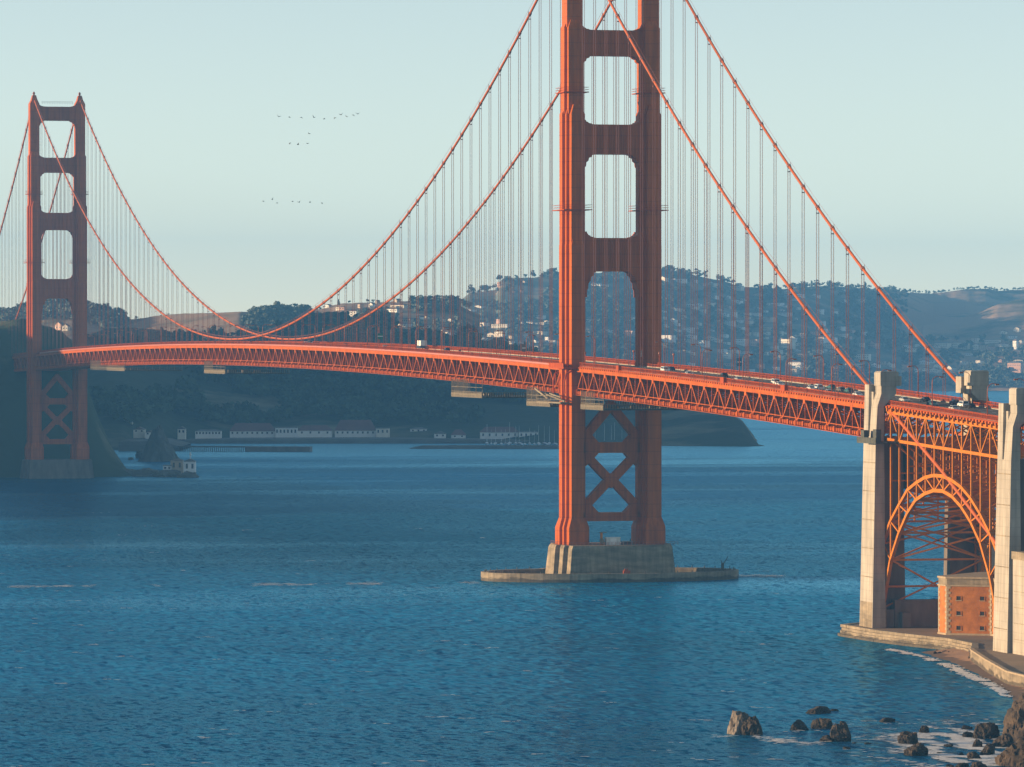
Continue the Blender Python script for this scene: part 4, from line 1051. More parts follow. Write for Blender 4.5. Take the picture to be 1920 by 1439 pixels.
# small post lights by the tower
def post_light():
    e = empty('post_light', (0,0,0))
    b = MB(); b.tube([(0,0,0),(0,0,4.2)], .13, 6); b.build('post', 'steel_rail', e)
    b = MB(); b.tube([(0,0,4.2),(0,0,4.4),(0,0,4.9),(0,0,5.05)], [.15,.42,.42,.12], 8); b.build('head', 'lamp_paint', e)
    return e
pp = post_light()
for k, (x, y) in enumerate(((-12.2,-12),(-12.2,-24.5),(12.2,-20),(12.2,-38),(-12.2,15),(12.2,14))):
    loc = (x, y, zc(y)+1.4); o = pp if k == 0 else dup(pp, loc)
    o.location = loc; tag(o, 'short round-headed post light on the footway, %s counted round the near tower' % ORD[k], 'light', 'post lights at the near tower')
def sign(name, x, y, z0, w, h, m, label):
    e = empty(name, (x, y, z0)); tag(e, label, 'sign')
    b = MB(); b.box(x-.08,x+.08,y-.08,y+.08,z0,z0+3.2+h); b.build('post', 'lamp_paint', e)
    b = MB(); b.box(x-w/2,x+w/2,y-.16,y-.1,z0+3.0,z0+3.0+h); b.build('panel', m, e)
    b = MB(); b.box(x-w/2+.12,x+w/2-.12,y-.175,y-.162,z0+3.0+h*.42,z0+3.0+h*.58); b.build('legend', 'white_paint', e)
def road_sign_at(px, x, *a): y = on_x(px, 690, x)[1]; sign('road_sign', x, y, zc(y)+1.4, *a)
road_sign_at(1386, 10.9, 1.5, 2.6, 'sign_blue', 'blue road sign on a lamp post beyond the roadway, shoreward of the near tower')
road_sign_at(712.5, 10.9, 2.6, 2.6, 'sign_green', 'pale green road sign standing over the main span roadway')
road_sign_at(1205, 10.9, 1.6, 2.2, 'tarp', 'white sign panel at the foot of the near tower leg')
road_sign_at(982, -10.9, 1.6, 2.6, 'car_grey', 'grey lane sign on a lamp post just behind the near tower')

# ------------------------------------------------------------------ vehicles
def car_proto(kind):
    e = empty({'car':'car','van':'van','truck':'truck'}[kind], (0,0,0))
    if kind == 'car':
        body = [(-2.25,.35),(-2.2,.8),(-1.5,.92),(1.3,.95),(2.15,.9),(2.3,.55),(2.25,.3)]
        cab = [(-1.05,.92),(-.35,1.45),(1.0,1.48),(1.75,.95)]; hw = .9; glass = [(-.9,.97),(-.33,1.38),(.95,1.41),(1.55,.97)]
    elif kind == 'van':
        body = [(-2.4,.35),(-2.4,.9),(-1.7,1.05),(2.3,1.08),(2.4,.4)]; cab = [(-1.7,1.05),(-.9,1.8),(2.15,1.84),(2.35,1.07)]; hw = .95; glass = [(-1.5,1.1),(-.85,1.68),(1.95,1.72),(2.1,1.1)]
    else:
        body = [(-4.2,.5),(-4.2,1.3),(-3.2,1.5),(4.2,1.5),(4.2,.5)]; cab = [(-4.1,1.4),(-3.8,2.6),(-2.2,2.7),(-2.2,1.5)]; hw = 1.2; glass = [(-4.02,1.6),(-3.8,2.4),(-2.9,2.45),(-2.9,1.6)]
    def px(poly, w0, nm, m, w1=None):
        b = MB(); b.prism_x(poly, -w0, w0)
        if w1: b.v = [(x*(w1/w0) if z > 1.2 else x, y, z) for x, y, z in b.v]
        return b.build(nm, m, e)
    px(body, hw, 'body', None); px(cab, hw-.05, 'cabin', None, hw-.2)
    b = MB(); b.prism_x(glass, -hw+.04, hw-.04); b.v = [(x*(hw-.17)/(hw-.04) if z > 1.25 else x*1.012, y, z) for x, y, z in b.v]; b.build('side_window', 'dark_glass', e)
    b = MB(); c0, c1 = cab[0], cab[1]; b.add([(-hw+.2,c0[0]-.03,c0[1]+.05),(hw-.2,c0[0]-.03,c0[1]+.05),(hw-.28,c1[0]-.04,c1[1]-.06),(-hw+.28,c1[0]-.04,c1[1]-.06)],[(0,1,2,3)]); b.build('windscreen', 'dark_glass', e)
    if kind != 'truck':
        c0, c1 = cab[3], cab[2]; b = MB(); b.add([(-hw+.2,c0[0]+.03,c0[1]+.05),(hw-.2,c0[0]+.03,c0[1]+.05),(hw-.28,c1[0]+.04,c1[1]-.06),(-hw+.28,c1[0]+.04,c1[1]-.06)],[(3,2,1,0)]); b.build('rear_window', 'dark_glass', e)
    else:
        b = MB(); b.box(-1.25,1.25,-2.0,4.2,1.52,3.6); b.build('cargo_box', 'white_paint', e)
    wr = .33 if kind != 'truck' else .48
    for y in ((-1.4,1.4) if kind != 'truck' else (-3.2,2.6)):
        for x in (-hw+.02, hw-.02):
            b = MB(); b.tube([(x-.1,y,wr),(x+.1,y,wr)], wr, 10); b.build('wheel', 'rubber', e)
    for x in (-hw+.25, hw-.25):
        b = MB(); b.box(x-.18,x+.18,body[0][0]-.05,body[0][0]+.1,.6,.76); b.build('headlight', 'chrome', e)
        b = MB(); ye = max(p[0] for p in body); b.box(x-.16,x+.16,ye-.1,ye+.03,.66,.82); b.build('tail_light', 'tail_red', e)
    return e
def paint(o, m):
    for c in o.children:
        if c.name.split('.')[0] in ('body', 'cabin'):
            c.material_slots[0].link = 'OBJECT' if c.material_slots else 'OBJECT'
            c.material_slots[0].material = MAT[m]
PROTO = {}
for kd in ('car', 'van', 'truck'):
    PROTO[kd] = car_proto(kd)
    for c in PROTO[kd].children:
        if not c.data.materials: c.data.materials.append(MAT['car_white'])
usedp = set()
CARS = [
 (1247,694,'van','car_white','white van just shoreward of the near tower leg'),(1258,691,'car','car_blue','dark blue car beside the white van near the tower'),
 (1292,701,'car','car_silver','silver car half hidden behind the rail, second group from the tower'),(1357,703,'car','car_black','dark car in the far lanes below the blue sign'),
 (1385,711,'car','car_silver','silver car with lights, between two lamps past the blue sign'),(1416,716,'car','car_grey','grey car alone in the near lanes'),
 (1455,716,'van','car_white','white van above the middle of the side span'),(1462,721,'car','car_white','white car right below the white van on the side span'),
 (1521,728,'car','car_white','white hatchback, leading car of the cluster near the pylon'),(1536,727,'van','car_white','white pickup-like van close behind the white hatchback'),
 (1559,725,'car','car_teal','teal car in the middle lanes near the pylon'),(1577,729,'car','car_grey','grey car between the teal car and the pylon'),
 (1592,731,'car','car_teal','dark teal car nearest the pylon in the far lanes'),(1555,734,'car','car_silver','silver car half behind the rail under the teal car'),
 (1608,740,'car','car_white','white car just about to pass the tall pylon'),(1696,749,'car','car_silver','silver car over the arch, first past the pylon'),
 (1735,749,'car','car_black','black car in the far lanes over the arch'),(1748,756,'car','car_teal','teal car in the middle lanes over the arch'),
 (1790,754,'car','car_blue','blue car below the far pylon'),(1806,758,'van','car_white','white van beside the black car below the far pylon'),
 (1819,760,'car','car_black','black car next to the white van below the far pylon'),(1789,765,'car','car_silver','silver car in the near lanes over the arch crown'),
 (1010,673,'car','car_white','white car just behind the near tower leg'),(838,655,'car','car_blue','small dark blue car behind the box truck'),
 (790,649,'truck','car_blue','white box truck with blue cab on the main span'),(573,643,'car','car_white','white car, first of a pair near midspan'),
 (581,643,'van','car_white','white van, second of a pair near midspan'),(722,651,'car','car_silver','silver car ahead of the box truck'),
 (648,647,'car','car_red','red car between midspan and the box truck'),(140,652,'car','car_white','tiny white car by the far tower leg')]
for px, py, kd, m, lab in CARS:
    y = 0.0
    d = FW + RT*(px-960)/FPX - UP*(py-719.5)/FPX
    best = None
    for xl in (-7.6,-4.6,-1.5,1.5,4.6,7.6):
        q = CAM + d*((xl-CAM[0])/d[0]); err = abs(q[2]-(zroad(q[1])+.8))
        if best is None or err < best[0]: best = (err, xl, q[1])
    _, xl, y = best
    loc = (xl, y, zroad(y)+.006); sl_ = math.atan((zc(y+2)-zc(y-2))/4)
    if kd in usedp: o = dup(PROTO[kd], loc)
    else: o = PROTO[kd]; usedp.add(kd); o.location = loc
    o.rotation_euler = (sl_, 0, 0) if xl < 0 else (-sl_, 0, math.pi)
    paint(o, m); tag(o, lab, kd, 'traffic on the bridge roadway')

# ------------------------------------------------------------------ houses on the far hills
def house(hill, px, py, wpx, hpx, rz, wall, roof, style, label, group, windows=0, stand=True):
    p, d = hill.hit(px, py); w = 1.35*wpx/FPX*d; h = max(3.6, 1.1*hpx/FPX*d)
    e = empty('house', p); tag(e, label, 'house', group); e.rotation_euler = (0, 0, rz)
    dp = min(max(w*.6, 5), 11); zb = -3.0
    wh = h*(0.62 if style == 'gable' else .9)
    def ch(bm, nm, m, par=e):
        o = bpy.data.objects.new(nm, bm.mesh(nm)); COL.objects.link(o); o.data.materials.append(MAT[m]); o.parent = par; return o
    b = MB(); b.box(-w/2, w/2, -dp/2, dp/2, zb, wh)
    if style == 'gable': b.prism_y([(-w/2,wh),(w/2,wh),(0,h-.3)], -dp/2, dp/2)
    wo_ = ch(b, 'wall', wall)
    b = MB(); t_ = .35; ov = .5
    if style == 'gable':
        b.prism_y([(-w/2-ov,wh-.1),(0,h),(0,h+t_),(-w/2-ov,wh+t_-.1)], -dp/2-ov, dp/2+ov); b.prism_y([(0,h),(w/2+ov,wh-.1),(w/2+ov,wh+t_-.1),(0,h+t_)], -dp/2-ov, dp/2+ov)
    elif style == 'hip':
        b.frustum((-w/2-ov,w/2+ov,-dp/2-ov,dp/2+ov), (-w/4,w/4,-.3,.3), wh+.02, h+1.0)
    else:
        b.box(-w/2-ov, w/2+ov, -dp/2-ov, dp/2+ov, wh+.02, wh+.4)
    ch(b, 'roof', roof)
    n = windows or max(2, int(w/3.2)); fl = 2 if wh > 5.5 else 1
    for f in range(fl):
        for i in range(n):
            x = -w/2+w*(i+.5)/n; zz = wh*(.3+.45*f) if fl > 1 else wh*.5
            b = MB(); b.box(x-w/n*.2, x+w/n*.2, -dp/2-.05, -dp/2+.1, zz-.6, zz+.6); ch(b, 'window', 'window_dark')
    return e
Hs = []
def hl(x0, y0, sc, lst, k):
    for zx, zy, zw, zh in lst: Hs.append((x0+zx/sc, y0+zy/sc, zw/sc, zh/sc, k))
hl(1220, 480, 5.486, [(140,235,60,40),(285,255,170,30),(465,270,25,30),(540,290,40,30),(645,290,70,50),(850,330,170,30),(905,300,50,25),(1100,410,70,25),(630,425,100,15),(805,425,25,35),(890,470,80,35),(955,455,40,25),(1410,375,45,40),(1490,455,60,20),(1540,410,60,30),(1700,410,60,30),(260,550,80,30),(410,510,50,30),(430,535,120,15),(500,505,35,25),(615,495,75,30),(708,550,20,25),(1305,500,100,25),(1210,503,20,15),(1115,540,35,20),(1385,532,40,12),(1520,545,25,25),(1350,560,40,20),(135,575,40,12),(330,560,30,20),(770,605,50,35),(855,600,50,40),(1070,600,100,25),(1180,577,40,12),(1370,605,130,35),(1215,660,120,40),(990,685,110,25),(820,700,70,45),(1500,650,15,15),(1415,685,40,25),(1360,705,20,15),(500,700,40,40),(640,722,35,20),(145,650,20,30),(150,720,35,35),(270,715,50,25),(385,760,100,40),(280,765,50,25),(635,775,25,15),(940,745,50,20),(175,855,110,70),(262,860,25,25),(235,885,25,25),(620,845,60,50),(765,825,50,30),(400,885,90,35),(510,900,150,55),(775,905,60,20),(940,893,90,60),(1073,897,60,70),(1085,810,40,40),(1175,797,30,20),(1210,800,30,35),(1190,850,30,20),(1345,800,25,40),(1380,800,20,25),(1350,880,50,50),(1415,905,110,90),(1460,860,60,60),(1525,917,45,30),(1500,825,25,15),(1760,875,100,60),(1895,875,40,50),(1255,995,50,35),(1325,993,50,40),(1190,1005,25,35),(1735,985,60,40),(1795,975,30,30),(790,1030,70,55),(1515,970,40,25),(985,1000,80,25),(435,1010,40,30),(1500,1130,110,60),(1470,1190,80,50),(1540,1150,60,40),(1600,1085,60,20),(1020,1190,75,40),(370,985,70,20),(260,980,60,20)], 't')
hl(1560, 500, 5.333, [(420,780,75,65),(755,795,60,20),(860,793,35,20),(795,830,80,22),(310,905,110,50),(245,990,80,35),(350,900,30,40),(150,985,70,40),(500,970,50,30),(590,980,60,50),(440,985,60,40),(120,345,40,15),(290,345,50,20),(110,235,30,20),(85,690,110,25)], 't')
hl(1560, 500, 5.333, [(1110,790,120,45),(1040,805,60,12),(1250,795,60,60),(1340,800,50,60),(1300,810,50,35),(1455,805,70,50),(1515,810,60,40),(1590,820,50,30),(1610,755,110,30),(1715,660,50,35),(1850,640,50,40),(1805,712,60,15),(1835,790,35,90),(1895,755,30,25),(1710,790,110,25),(1430,740,60,40),(1370,755,70,25),(715,1015,110,70),(925,960,70,40),(1000,955,40,25),(1030,1040,80,40),(1060,1000,60,50),(1195,1030,70,60),(1835,1010,110,90),(1870,945,70,20)], 's')
hl(740, 480, 6, [(570,665,120,20),(960,578,80,12),(835,622,150,18),(1005,772,100,20),(970,795,25,30),(1195,793,150,20),(1100,890,80,45),(1190,880,90,40),(1310,920,40,30),(1440,768,15,15),(1635,765,100,20),(1715,755,40,35),(1640,865,180,25),(1690,875,60,35),(1722,945,40,55),(1770,972,80,12),(1430,405,15,30),(1340,405,15,30),(1175,330,25,60),(1462,297,25,20),(1600,1030,30,20)], 't')
hl(740, 480, 6, [(30,510,60,20),(60,577,140,20),(25,630,60,18),(85,790,130,20),(45,815,30,15),(160,745,110,12),(298,698,30,35),(365,697,25,25),(690,900,20,25)], 'g')
hl(440, 500, 5.333, [(935,405,40,15),(1195,475,60,50),(1260,400,35,35),(1372,390,35,45),(1430,365,20,15),(1660,405,120,18),(1590,450,120,15),(1080,430,40,20),(1040,432,30,14),(1690,595,110,18),(1645,615,30,25)], 'g')
hl(960, 280, 4.797, [(735,1215,30,35),(790,1222,50,25),(840,1225,45,20),(950,1385,12,35)], 't')
hl(960, 560, 4.797, [(690,195,30,40),(675,290,55,30),(880,290,60,20),(1060,315,110,40),(1100,525,35,25),(1085,180,20,20)], 't')
hl(0, 500, 3.427, [(385,385,40,45),(425,392,30,36)], 'g')
r9 = random.Random(99)
for _ in range(70):
    px = r9.uniform(1245, 1635); py = r9.uniform(575, 700)
    if py > 690+(px-1245)*.09 or any(abs(px-q[0]) < 11 and abs(py-q[1]) < 7 for q in Hs): continue
    Hs.append((px, py, r9.uniform(6, 15), r9.uniform(4, 8), 't'))
for _ in range(26):
    px = r9.uniform(800, 1045); py = r9.uniform(590, 655)
    if any(abs(px-q[0]) < 12 and abs(py-q[1]) < 8 for q in Hs): continue
    Hs.append((px, py, r9.uniform(6, 14), r9.uniform(4, 6), 't' if px > 865 else 'g'))
for _ in range(26):
    px = r9.uniform(1690, 1915); py = r9.uniform(640, 700)
    if any(abs(px-q[0]) < 12 and abs(py-q[1]) < 8 for q in Hs): continue
    Hs.append((px, py, r9.uniform(6, 14), r9.uniform(4, 8), 's'))
Hs.sort()
seen = {}
for i, (px, py, w, h, k) in enumerate(Hs):
    r_ = random.Random(i*31+5)
    zone = ('behind the far tower' if px < 300 else 'on the middle ridge' if k == 'g' else 'left of the near tower' if px < 1065 else 'seen through the near tower' if px < 1235
            else 'between tower and seaward cable' if px < 1480 else 'under the seaward cable' if px < 1640 else 'below the golden hills')
    band = 'crest' if py < 556 else 'upper' if py < 585 else 'middle' if py < 615 else 'lower' if py < 655 else 'lowest'
    seen[(zone, band)] = seen.get((zone, band), 0)+1
    size = 'wide low' if w > 3.2*h else 'tall narrow' if h > 1.1*w else 'small' if w*h < 45 else 'large' if w*h > 240 else 'boxy'
    wall = r_.choice(['white_paint']*4+['cream_paint']*4+['tan_paint','pink_paint'])
    colr = dict(white_paint='white', cream_paint='cream', tan_paint='tan', pink_paint='pinkish')[wall]
    style = 'gable' if (w < 16 and r_.random() < .5) else r_.choice(['flat','hip'])
    lab = '%s %s %s-row house %s, %s from the sea side' % (size, colr, band, zone, ORD[seen[(zone, band)]-1])
    house(HILLS[k], px, py+h*.5, w, h, R(-r_.uniform(38, 80)), wall, r_.choice(['roof_grey','roof_brown','roof_red','roof_brown']), style, lab, 'houses on the far hillsides')

# ------------------------------------------------------------------ trees
def tree_arrays(seed, n=46, hw=0.42, tall=1.0, base=0.18):
    """leaf clumps spread through a crown of height 1: returns verts (quads) for one tree"""
    r_ = np.random.RandomState(seed)
    lob = r_.uniform(-1, 1, (5, 3))*np.array((.26,.26,.26)) + np.array((0,0,.62))
    rad = r_.uniform(.20, .34, 5)
    V = []
    for k in range(n):
        j = r_.randint(5); d = r_.normal(size=3); d /= np.linalg.norm(d); d[2] = abs(d[2])*.9+.1*d[2]
        c = lob[j] + d*rad[j]*r_.uniform(.6, 1.05)
        c[2] = max(c[2], base)
        a = r_.normal(size=3); a /= np.linalg.norm(a); b_ = np.cross(a, d+0.01); b_ /= np.linalg.norm(b_)
        s_ = r_.uniform(.07, .13)
        V += [c-a*s_-b_*s_, c+a*s_-b_*s_*.8, c+a*s_*.9+b_*s_, c-a*s_+b_*s_*.9]
    V = np.array(V); V[:,:2] *= hw/.42; V[:,2] *= tall
    return V
HX, HY, HW, HH = (np.array([q[i] for q in Hs]) for i in range(4))
TEMPL = [tree_arrays(i, 46, (.42,.5,.36,.55)[i % 4]) for i in range(10)]
def wood(name, label, hill, px0, px1, py0, py1, n, hmin, hmax, m, seed, keep=None):
    r_ = random.Random(seed); V = []; cnt = 0
    for _ in range(n*4):
        if cnt >= n: break
        px, py = r_.uniform(px0, px1), r_.uniform(py0, py1)
        top = float(interp(hill.sky, px))
        if py < top-1: continue
        if keep and not keep(px, py): continue
        p, d = hill.hit(px, py)
        h = r_.uniform(hmin, hmax); hp = h*.95/d*FPX; wp = h*.45/d*FPX
        if ((abs(HX-px) < HW/2+wp*.8) & (py > HY-HH*.5-1) & (py-hp < HY+HH*.5)).any(): continue
        t = TEMPL[r_.randrange(10)]; a = r_.uniform(0, 6.28)
        c, s_ = math.cos(a), math.sin(a)
        q = np.stack([(t[:,0]*c-t[:,1]*s_)*h, (t[:,0]*s_+t[:,1]*c)*h, t[:,2]*h], -1)+np.array((p[0], p[1], p[2]-.12*h))
        V.append(q); cnt += 1
    V = np.concatenate(V); f = np.arange(len(V)).reshape(-1, 4)
    o = np_mesh(name, V, f, m, None, False); tag(o, label, kind='stuff'); return o
wood('woodland', 'dark wood covering the shaded hill behind the main span', H_BAKER, 520, 1010, 600, 760, 1500, 11, 18, 'foliage', 1, lambda x, y: y < float(interp(H_BAKER.sky, x))+110)
wood('woodland', 'dark wood on the shaded slope above the small harbour', H_BAKER, 160, 900, 640, 800, 1300, 9, 15, 'foliage', 2, lambda x, y: float(vnoise(x*.012, y*.03, 4)) > .45)
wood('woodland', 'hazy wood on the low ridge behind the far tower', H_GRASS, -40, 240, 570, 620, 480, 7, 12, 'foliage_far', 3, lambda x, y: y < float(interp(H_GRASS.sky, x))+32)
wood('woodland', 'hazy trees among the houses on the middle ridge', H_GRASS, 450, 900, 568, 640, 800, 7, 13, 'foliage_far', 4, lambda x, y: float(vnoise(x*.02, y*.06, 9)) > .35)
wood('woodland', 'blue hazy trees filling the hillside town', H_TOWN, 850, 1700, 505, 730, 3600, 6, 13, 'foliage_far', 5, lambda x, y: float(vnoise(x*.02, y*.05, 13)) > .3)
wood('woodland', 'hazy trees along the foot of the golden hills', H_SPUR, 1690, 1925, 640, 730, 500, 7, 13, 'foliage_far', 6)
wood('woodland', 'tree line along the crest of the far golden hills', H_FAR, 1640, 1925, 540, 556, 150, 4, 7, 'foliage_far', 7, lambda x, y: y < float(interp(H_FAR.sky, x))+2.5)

def tree_thing(px, hill, hpx, label, seed, name='broadleaf_tree', wide=.45, dy=1.0):
    py = float(interp(hill.sky, px))+dy
    p, d = hill.hit(px, py); h = .78*hpx/FPX*d
    e = empty(name, p); tag(e, label, 'tree', 'trees standing out on the skyline')
    V = tree_arrays(seed+100, 130, wide)*np.array((h, h, h))*1.0
    if name == 'cypress_tree':
        r_ = np.random.RandomState(seed); V = []
        for k in range(150):
            z = r_.uniform(.08, 1.0); rr = .17*(1-z)**.6+.02; a = r_.uniform(0, 6.28); c = np.array((rr*math.cos(a), rr*math.sin(a), z)); q = r_.normal(size=3)*.045; w_ = r_.normal(size=3)*.045
            V += [c-q-w_, c+q-w_, c+q+w_, c-q+w_]
        V = np.array(V)*h
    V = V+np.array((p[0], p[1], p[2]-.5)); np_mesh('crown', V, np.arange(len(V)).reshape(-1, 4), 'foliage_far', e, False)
    b = MB(); b.tube([(p[0],p[1],p[2]-2),(p[0]+h*.02,p[1],p[2]+h*.3),(p[0]-h*.02,p[1],p[2]+h*.6)], [h*.035,h*.028,h*.012], 6); b.build('trunk', 'bark', e)
SKYT = [(474,13,'g'),(492,8,'g'),(505,11,'g'),(517,14,'g'),(525,12,'g'),(536,13,'g'),(545,12,'g'),(552,9,'g'),(600,8,'g'),(635,14,'g'),(655,9,'g'),(690,9,'g'),(700,8,'g'),
        (80,15,'g'),(95,18,'g'),(112,16,'g'),(126,17,'g'),(163,13,'g'),(178,12,'g'),(188,9,'g'),(255,8,'g'),(316,5,'g'),
        (937,17,'t'),(948,9,'t'),(968,9,'t'),(985,10,'t'),(1003,9,'t'),(1035,16,'t'),(1045,11,'t'),(1490,8,'t'),(1502,9,'t'),(1522,14,'t'),(1535,8,'t'),(1556,12,'t'),(1566,9,'t'),(1622,17,'t'),(1592,8,'t'),(1352,8,'t'),(1700,6,'f'),(1760,6,'f'),(1848,8,'f')]
cnt = {}
for i, (px, h, k) in enumerate(SKYT):
    zone = 'behind the far tower' if px < 250 else 'on the grassy middle ridge' if px < 760 else 'between cables and near tower' if px < 1060 else 'right of the near tower'
    cnt[zone] = cnt.get(zone, 0)+1
    tall = 'tall pointed' if px in (1622, 1522, 635) else 'hazy round-crowned'
    tree_thing(px, HILLS[k], h, '%s tree on the skyline %s, %s of its row' % (tall, zone, ORD[cnt[zone]-1]), i, 'cypress_tree' if tall != 'hazy round-crowned' else 'broadleaf_tree')
tree_thing(1805, H_SPUR, 20, 'hazy eucalyptus at the foot of the golden spur, first of a pair', 301, dy=62); tree_thing(1817, H_SPUR, 18, 'hazy eucalyptus at the foot of the golden spur, second of a pair', 302, dy=62)

# ------------------------------------------------------------------ harbour buildings, rocks, jetty, boats
def building(px0, px1, ytop, yeave, ybase, depth, wall, roof, label, nwin=6, style='hip', cat='building', deep=14.0):
    pm = (px0+px1)/2; p = at(pm, ybase, depth); zb = max(WATER+.6, p[2]); w = (px1-px0)/FPX*depth; wh = (ybase-yeave)/FPX*depth; rh = (yeave-ytop)/FPX*depth
    e = empty('harbour_building', (p[0], p[1], zb)); e.rotation_euler = (0, 0, -YAW); tag(e, label, cat, 'buildings round the small harbour')
    def ch(bm, nm, m, par=None):
        o = bpy.data.objects.new(nm, bm.mesh(nm)); COL.objects.link(o); o.data.materials.append(MAT[m]); o.parent = par or e; return o
    b = MB(); b.box(-w/2, w/2, 0, deep, -4, wh); wl_ = ch(b, 'wall', wall)
    b = MB()
    if style == 'hip': b.frustum((-w/2-.6,w/2+.6,-.6,deep+.6), (-w/2+min(4,w*.3),w/2-min(4,w*.3),deep/2-.2,deep/2+.2), wh+.02, wh+max(.6,rh))
    elif style == 'gable': b.prism_y([(-w/2-.5,wh),(w/2+.5,wh),(0,wh+rh)], -.5, deep+.5)
    else: b.box(-w/2-.3, w/2+.3, -.3, deep+.3, wh+.02, wh+.5)
    ch(b, 'roof', roof)
    for i in range(nwin):
        x = -w/2+w*(i+.5)/nwin; b = MB(); b.box(x-.65, x+.65, -.06, .1, wh*.35, wh*.8); ch(b, 'window', 'window_dark')
    return e
for a in [
 (431,515,794,809,816.5,4030,'white_paint','roof_red','long white barracks with red roof, at the left end of the waterfront row',9),
 (516,557,801,803,817,4024,'white_paint','roof_grey','white two-storey portico building between two red roofed barracks',6,'flat'),
 (558,622,798,808,816,4034,'white_paint','roof_red','low white wing right of the white portico building',4),
 (628,704,788,808,816,4040,'white_paint','roof_red','big red roofed hall in the middle of the waterfront row',8),
 (705,730,802,804,816,4030,'cream_paint','roof_grey','boxy annex at the right end of the big red roofed hall',3,'flat'),
 (769,800,802,805,811,4060,'white_paint','roof_grey','small white building up the bank behind the waterfront row',3),
 (814,836,809,814,821,4000,'white_paint','roof_grey','small white gabled boathouse left of the marina',2,'gable'),
 (846,873,806,816,822,4005,'white_paint','roof_red','white shed with pinkish roof between boathouse and marina',2),
 (900,972,801,811,822,3990,'white_paint','roof_red','long white marina shed with red roof behind the masts',6),
 (973,1009,809,811,822,3985,'white_paint','roof_grey','flat white marina building right of the red roofed shed',4,'flat'),
 (338,345,782,786,793,4150,'cream_paint','roof_grey','white gabled house, upper of two above the rock stack',2,'gable'),
 (333,347,800,805,815,3960,'cream_paint','roof_grey','white gabled house, lower of two above the rock stack',2,'gable'),
 (366,414,806,809,817,3990,'white_paint','roof_grey','low white building with many openings beside the tall wooden house',8),
 (250,271,801,806,812,3800,'cream_paint','roof_brown','pale small house above the cove behind the cliff',2,'gable'),
 (273,289,808,811,817,3790,'white_paint','roof_brown','white cottage beside the rock stack top',2,'gable'),
 (232,248,771,777,790,3900,'white_paint','roof_grey','white house among trees on the slope above the cove',3,'gable'),
 (204,240,737,741,752,4250,'tan_paint','roof_grey','grey roofed house high on the wooded slope under the deck',4),
 (246,263,739,741,746,4260,'white_paint','roof_grey','pair of white sheds high on the wooded slope',2),
 (350,367,746,751,756,4300,'tan_paint','roof_grey','pale roofed building on the slope right of the pair of sheds',2),
 ]: building(*a)
# quay and breakwater
def bank(name, label, cat, px0, px1, ytop, ybot, m, rough_=.5, n=60, thick=9.0):
    b = MB(); vv = []; ff = []
    for i in range(n+1):
        px = px0+(px1-px0)*i/n; q = on_z(px, ybot); d = (q-CAM)@FW; h = max(.5, (ybot-float(interp(ytop, px)))/FPX*d)
        nz = float(fbm(i*.6, 1.5, 3, 2))*rough_
        f2 = FW[:2]/np.linalg.norm(FW[:2])
        for o_, z in ((0,WATER-1),(1.5,WATER+h*.6+nz*.5),(3.5,WATER+h+nz),(thick,WATER+h),(thick+3,WATER-1)):
            vv.append((q[0]+f2[0]*o_, q[1]+f2[1]*o_, z))
    for i in range(n):
        for j in range(4): ff.append((i*5+j, (i+1)*5+j, (i+1)*5+j+1, i*5+j+1))
    b.add(vv, ff); o = b.build(name, m)
    if cat: tag(o, label, cat)
    else: struct(o)
    return o
bank('breakwater', 'low dark stone breakwater in front of the marina', 'breakwater', 768, 1060, [(768,841),(790,836),(1060,835)], 842, 'rock_far')
bank('quay_bank', 'dark harbour bank', None, 330, 1240, [(330,825),(430,824),(700,823),(1000,826),(1240,829)], 832, 'rock_far', .3, 60, 60)
bank('shore_bank', 'dark shore', None, 222, 338, [(222,828),(300,828),(338,838)], 846, 'rock_far', .8, 40, 120)
jt = empty('jetty', on_z(400, 846)); tag(jt, 'long low timber jetty on dark piles reaching out from the cove', 'jetty')
j0, j1, j2 = on_z(335, 846), on_z(462, 846.5), on_z(583, 847)
nrm_ = FW[:2]/np.linalg.norm(FW[:2])
b = MB(); b.beam((j0[0],j0[1],4.6), (j1[0],j1[1],4.6), 8, .9); b.build('deck', 'timber', jt)
b = MB(); b.beam((j1[0],j1[1],2.4), (j2[0],j2[1],2.4), 10, 5.0); b.build('pier_head', 'concrete_dark', jt)
for i in range(34):
    q = j0+(j1-j0)*i/33
    b = MB(); b.box(q[0]-.3,q[0]+.3,q[1]-4,q[1]-3.4,-1,4.2); b.build('pile', 'timber', jt)
for i in range(6):
    q = j1+(j2-j1)*(i+.5)/6; b = MB(); b.box(q[0]-.15,q[0]+.15,q[1]-.15,q[1]+.15,4.8,6.0); b.build('bollard', 'timber', jt)
# rock stack and lighthouse rocks
rock(297,866,84,66,'craggy dark rock stack rising from the cove by the far tower','rock_far',201, group='rocks at the far point', name='rock_stack', sharp=.8, peak=.72)
rock(270,860,34,18,'low shoulder of the dark rock stack','rock_far',202, group='rocks at the far point', name='rock_stack')
rock(245,863,10,5,'tiny rock in the bright cove water beside the stack','rock_far',203, group='rocks at the far point')
for i, (px, py, w, h) in enumerate(((235,893,60,14),(275,894,56,15),(315,895,60,13),(352,896,44,12))):
    rock(px, py, w, h, 'flat dark reef rock under the far light station, %s from the cliff' % ORD[i], 'rock_far', 210+i, group='rocks at the far point', depth_f=.5)
def st(px0, px1, ytop, yeave, ybase, depth, wall, roof, label, n, style): return building(px0, px1, ytop, yeave, ybase, depth, wall, roof, label, n, style, 'building', 8.0)
st(320,343,861,864,884,3060,'tan_paint','roof_brown','brown roofed keeper building on the far point reef',2,'hip')
st(345,366,860,866,886,3050,'white_paint','roof_grey','white light station house at the tip of the far point',2,'gable')
st(306,321,872,874,883,3055,'white_paint','roof_grey','low white wall building left of the light station',2,'flat')
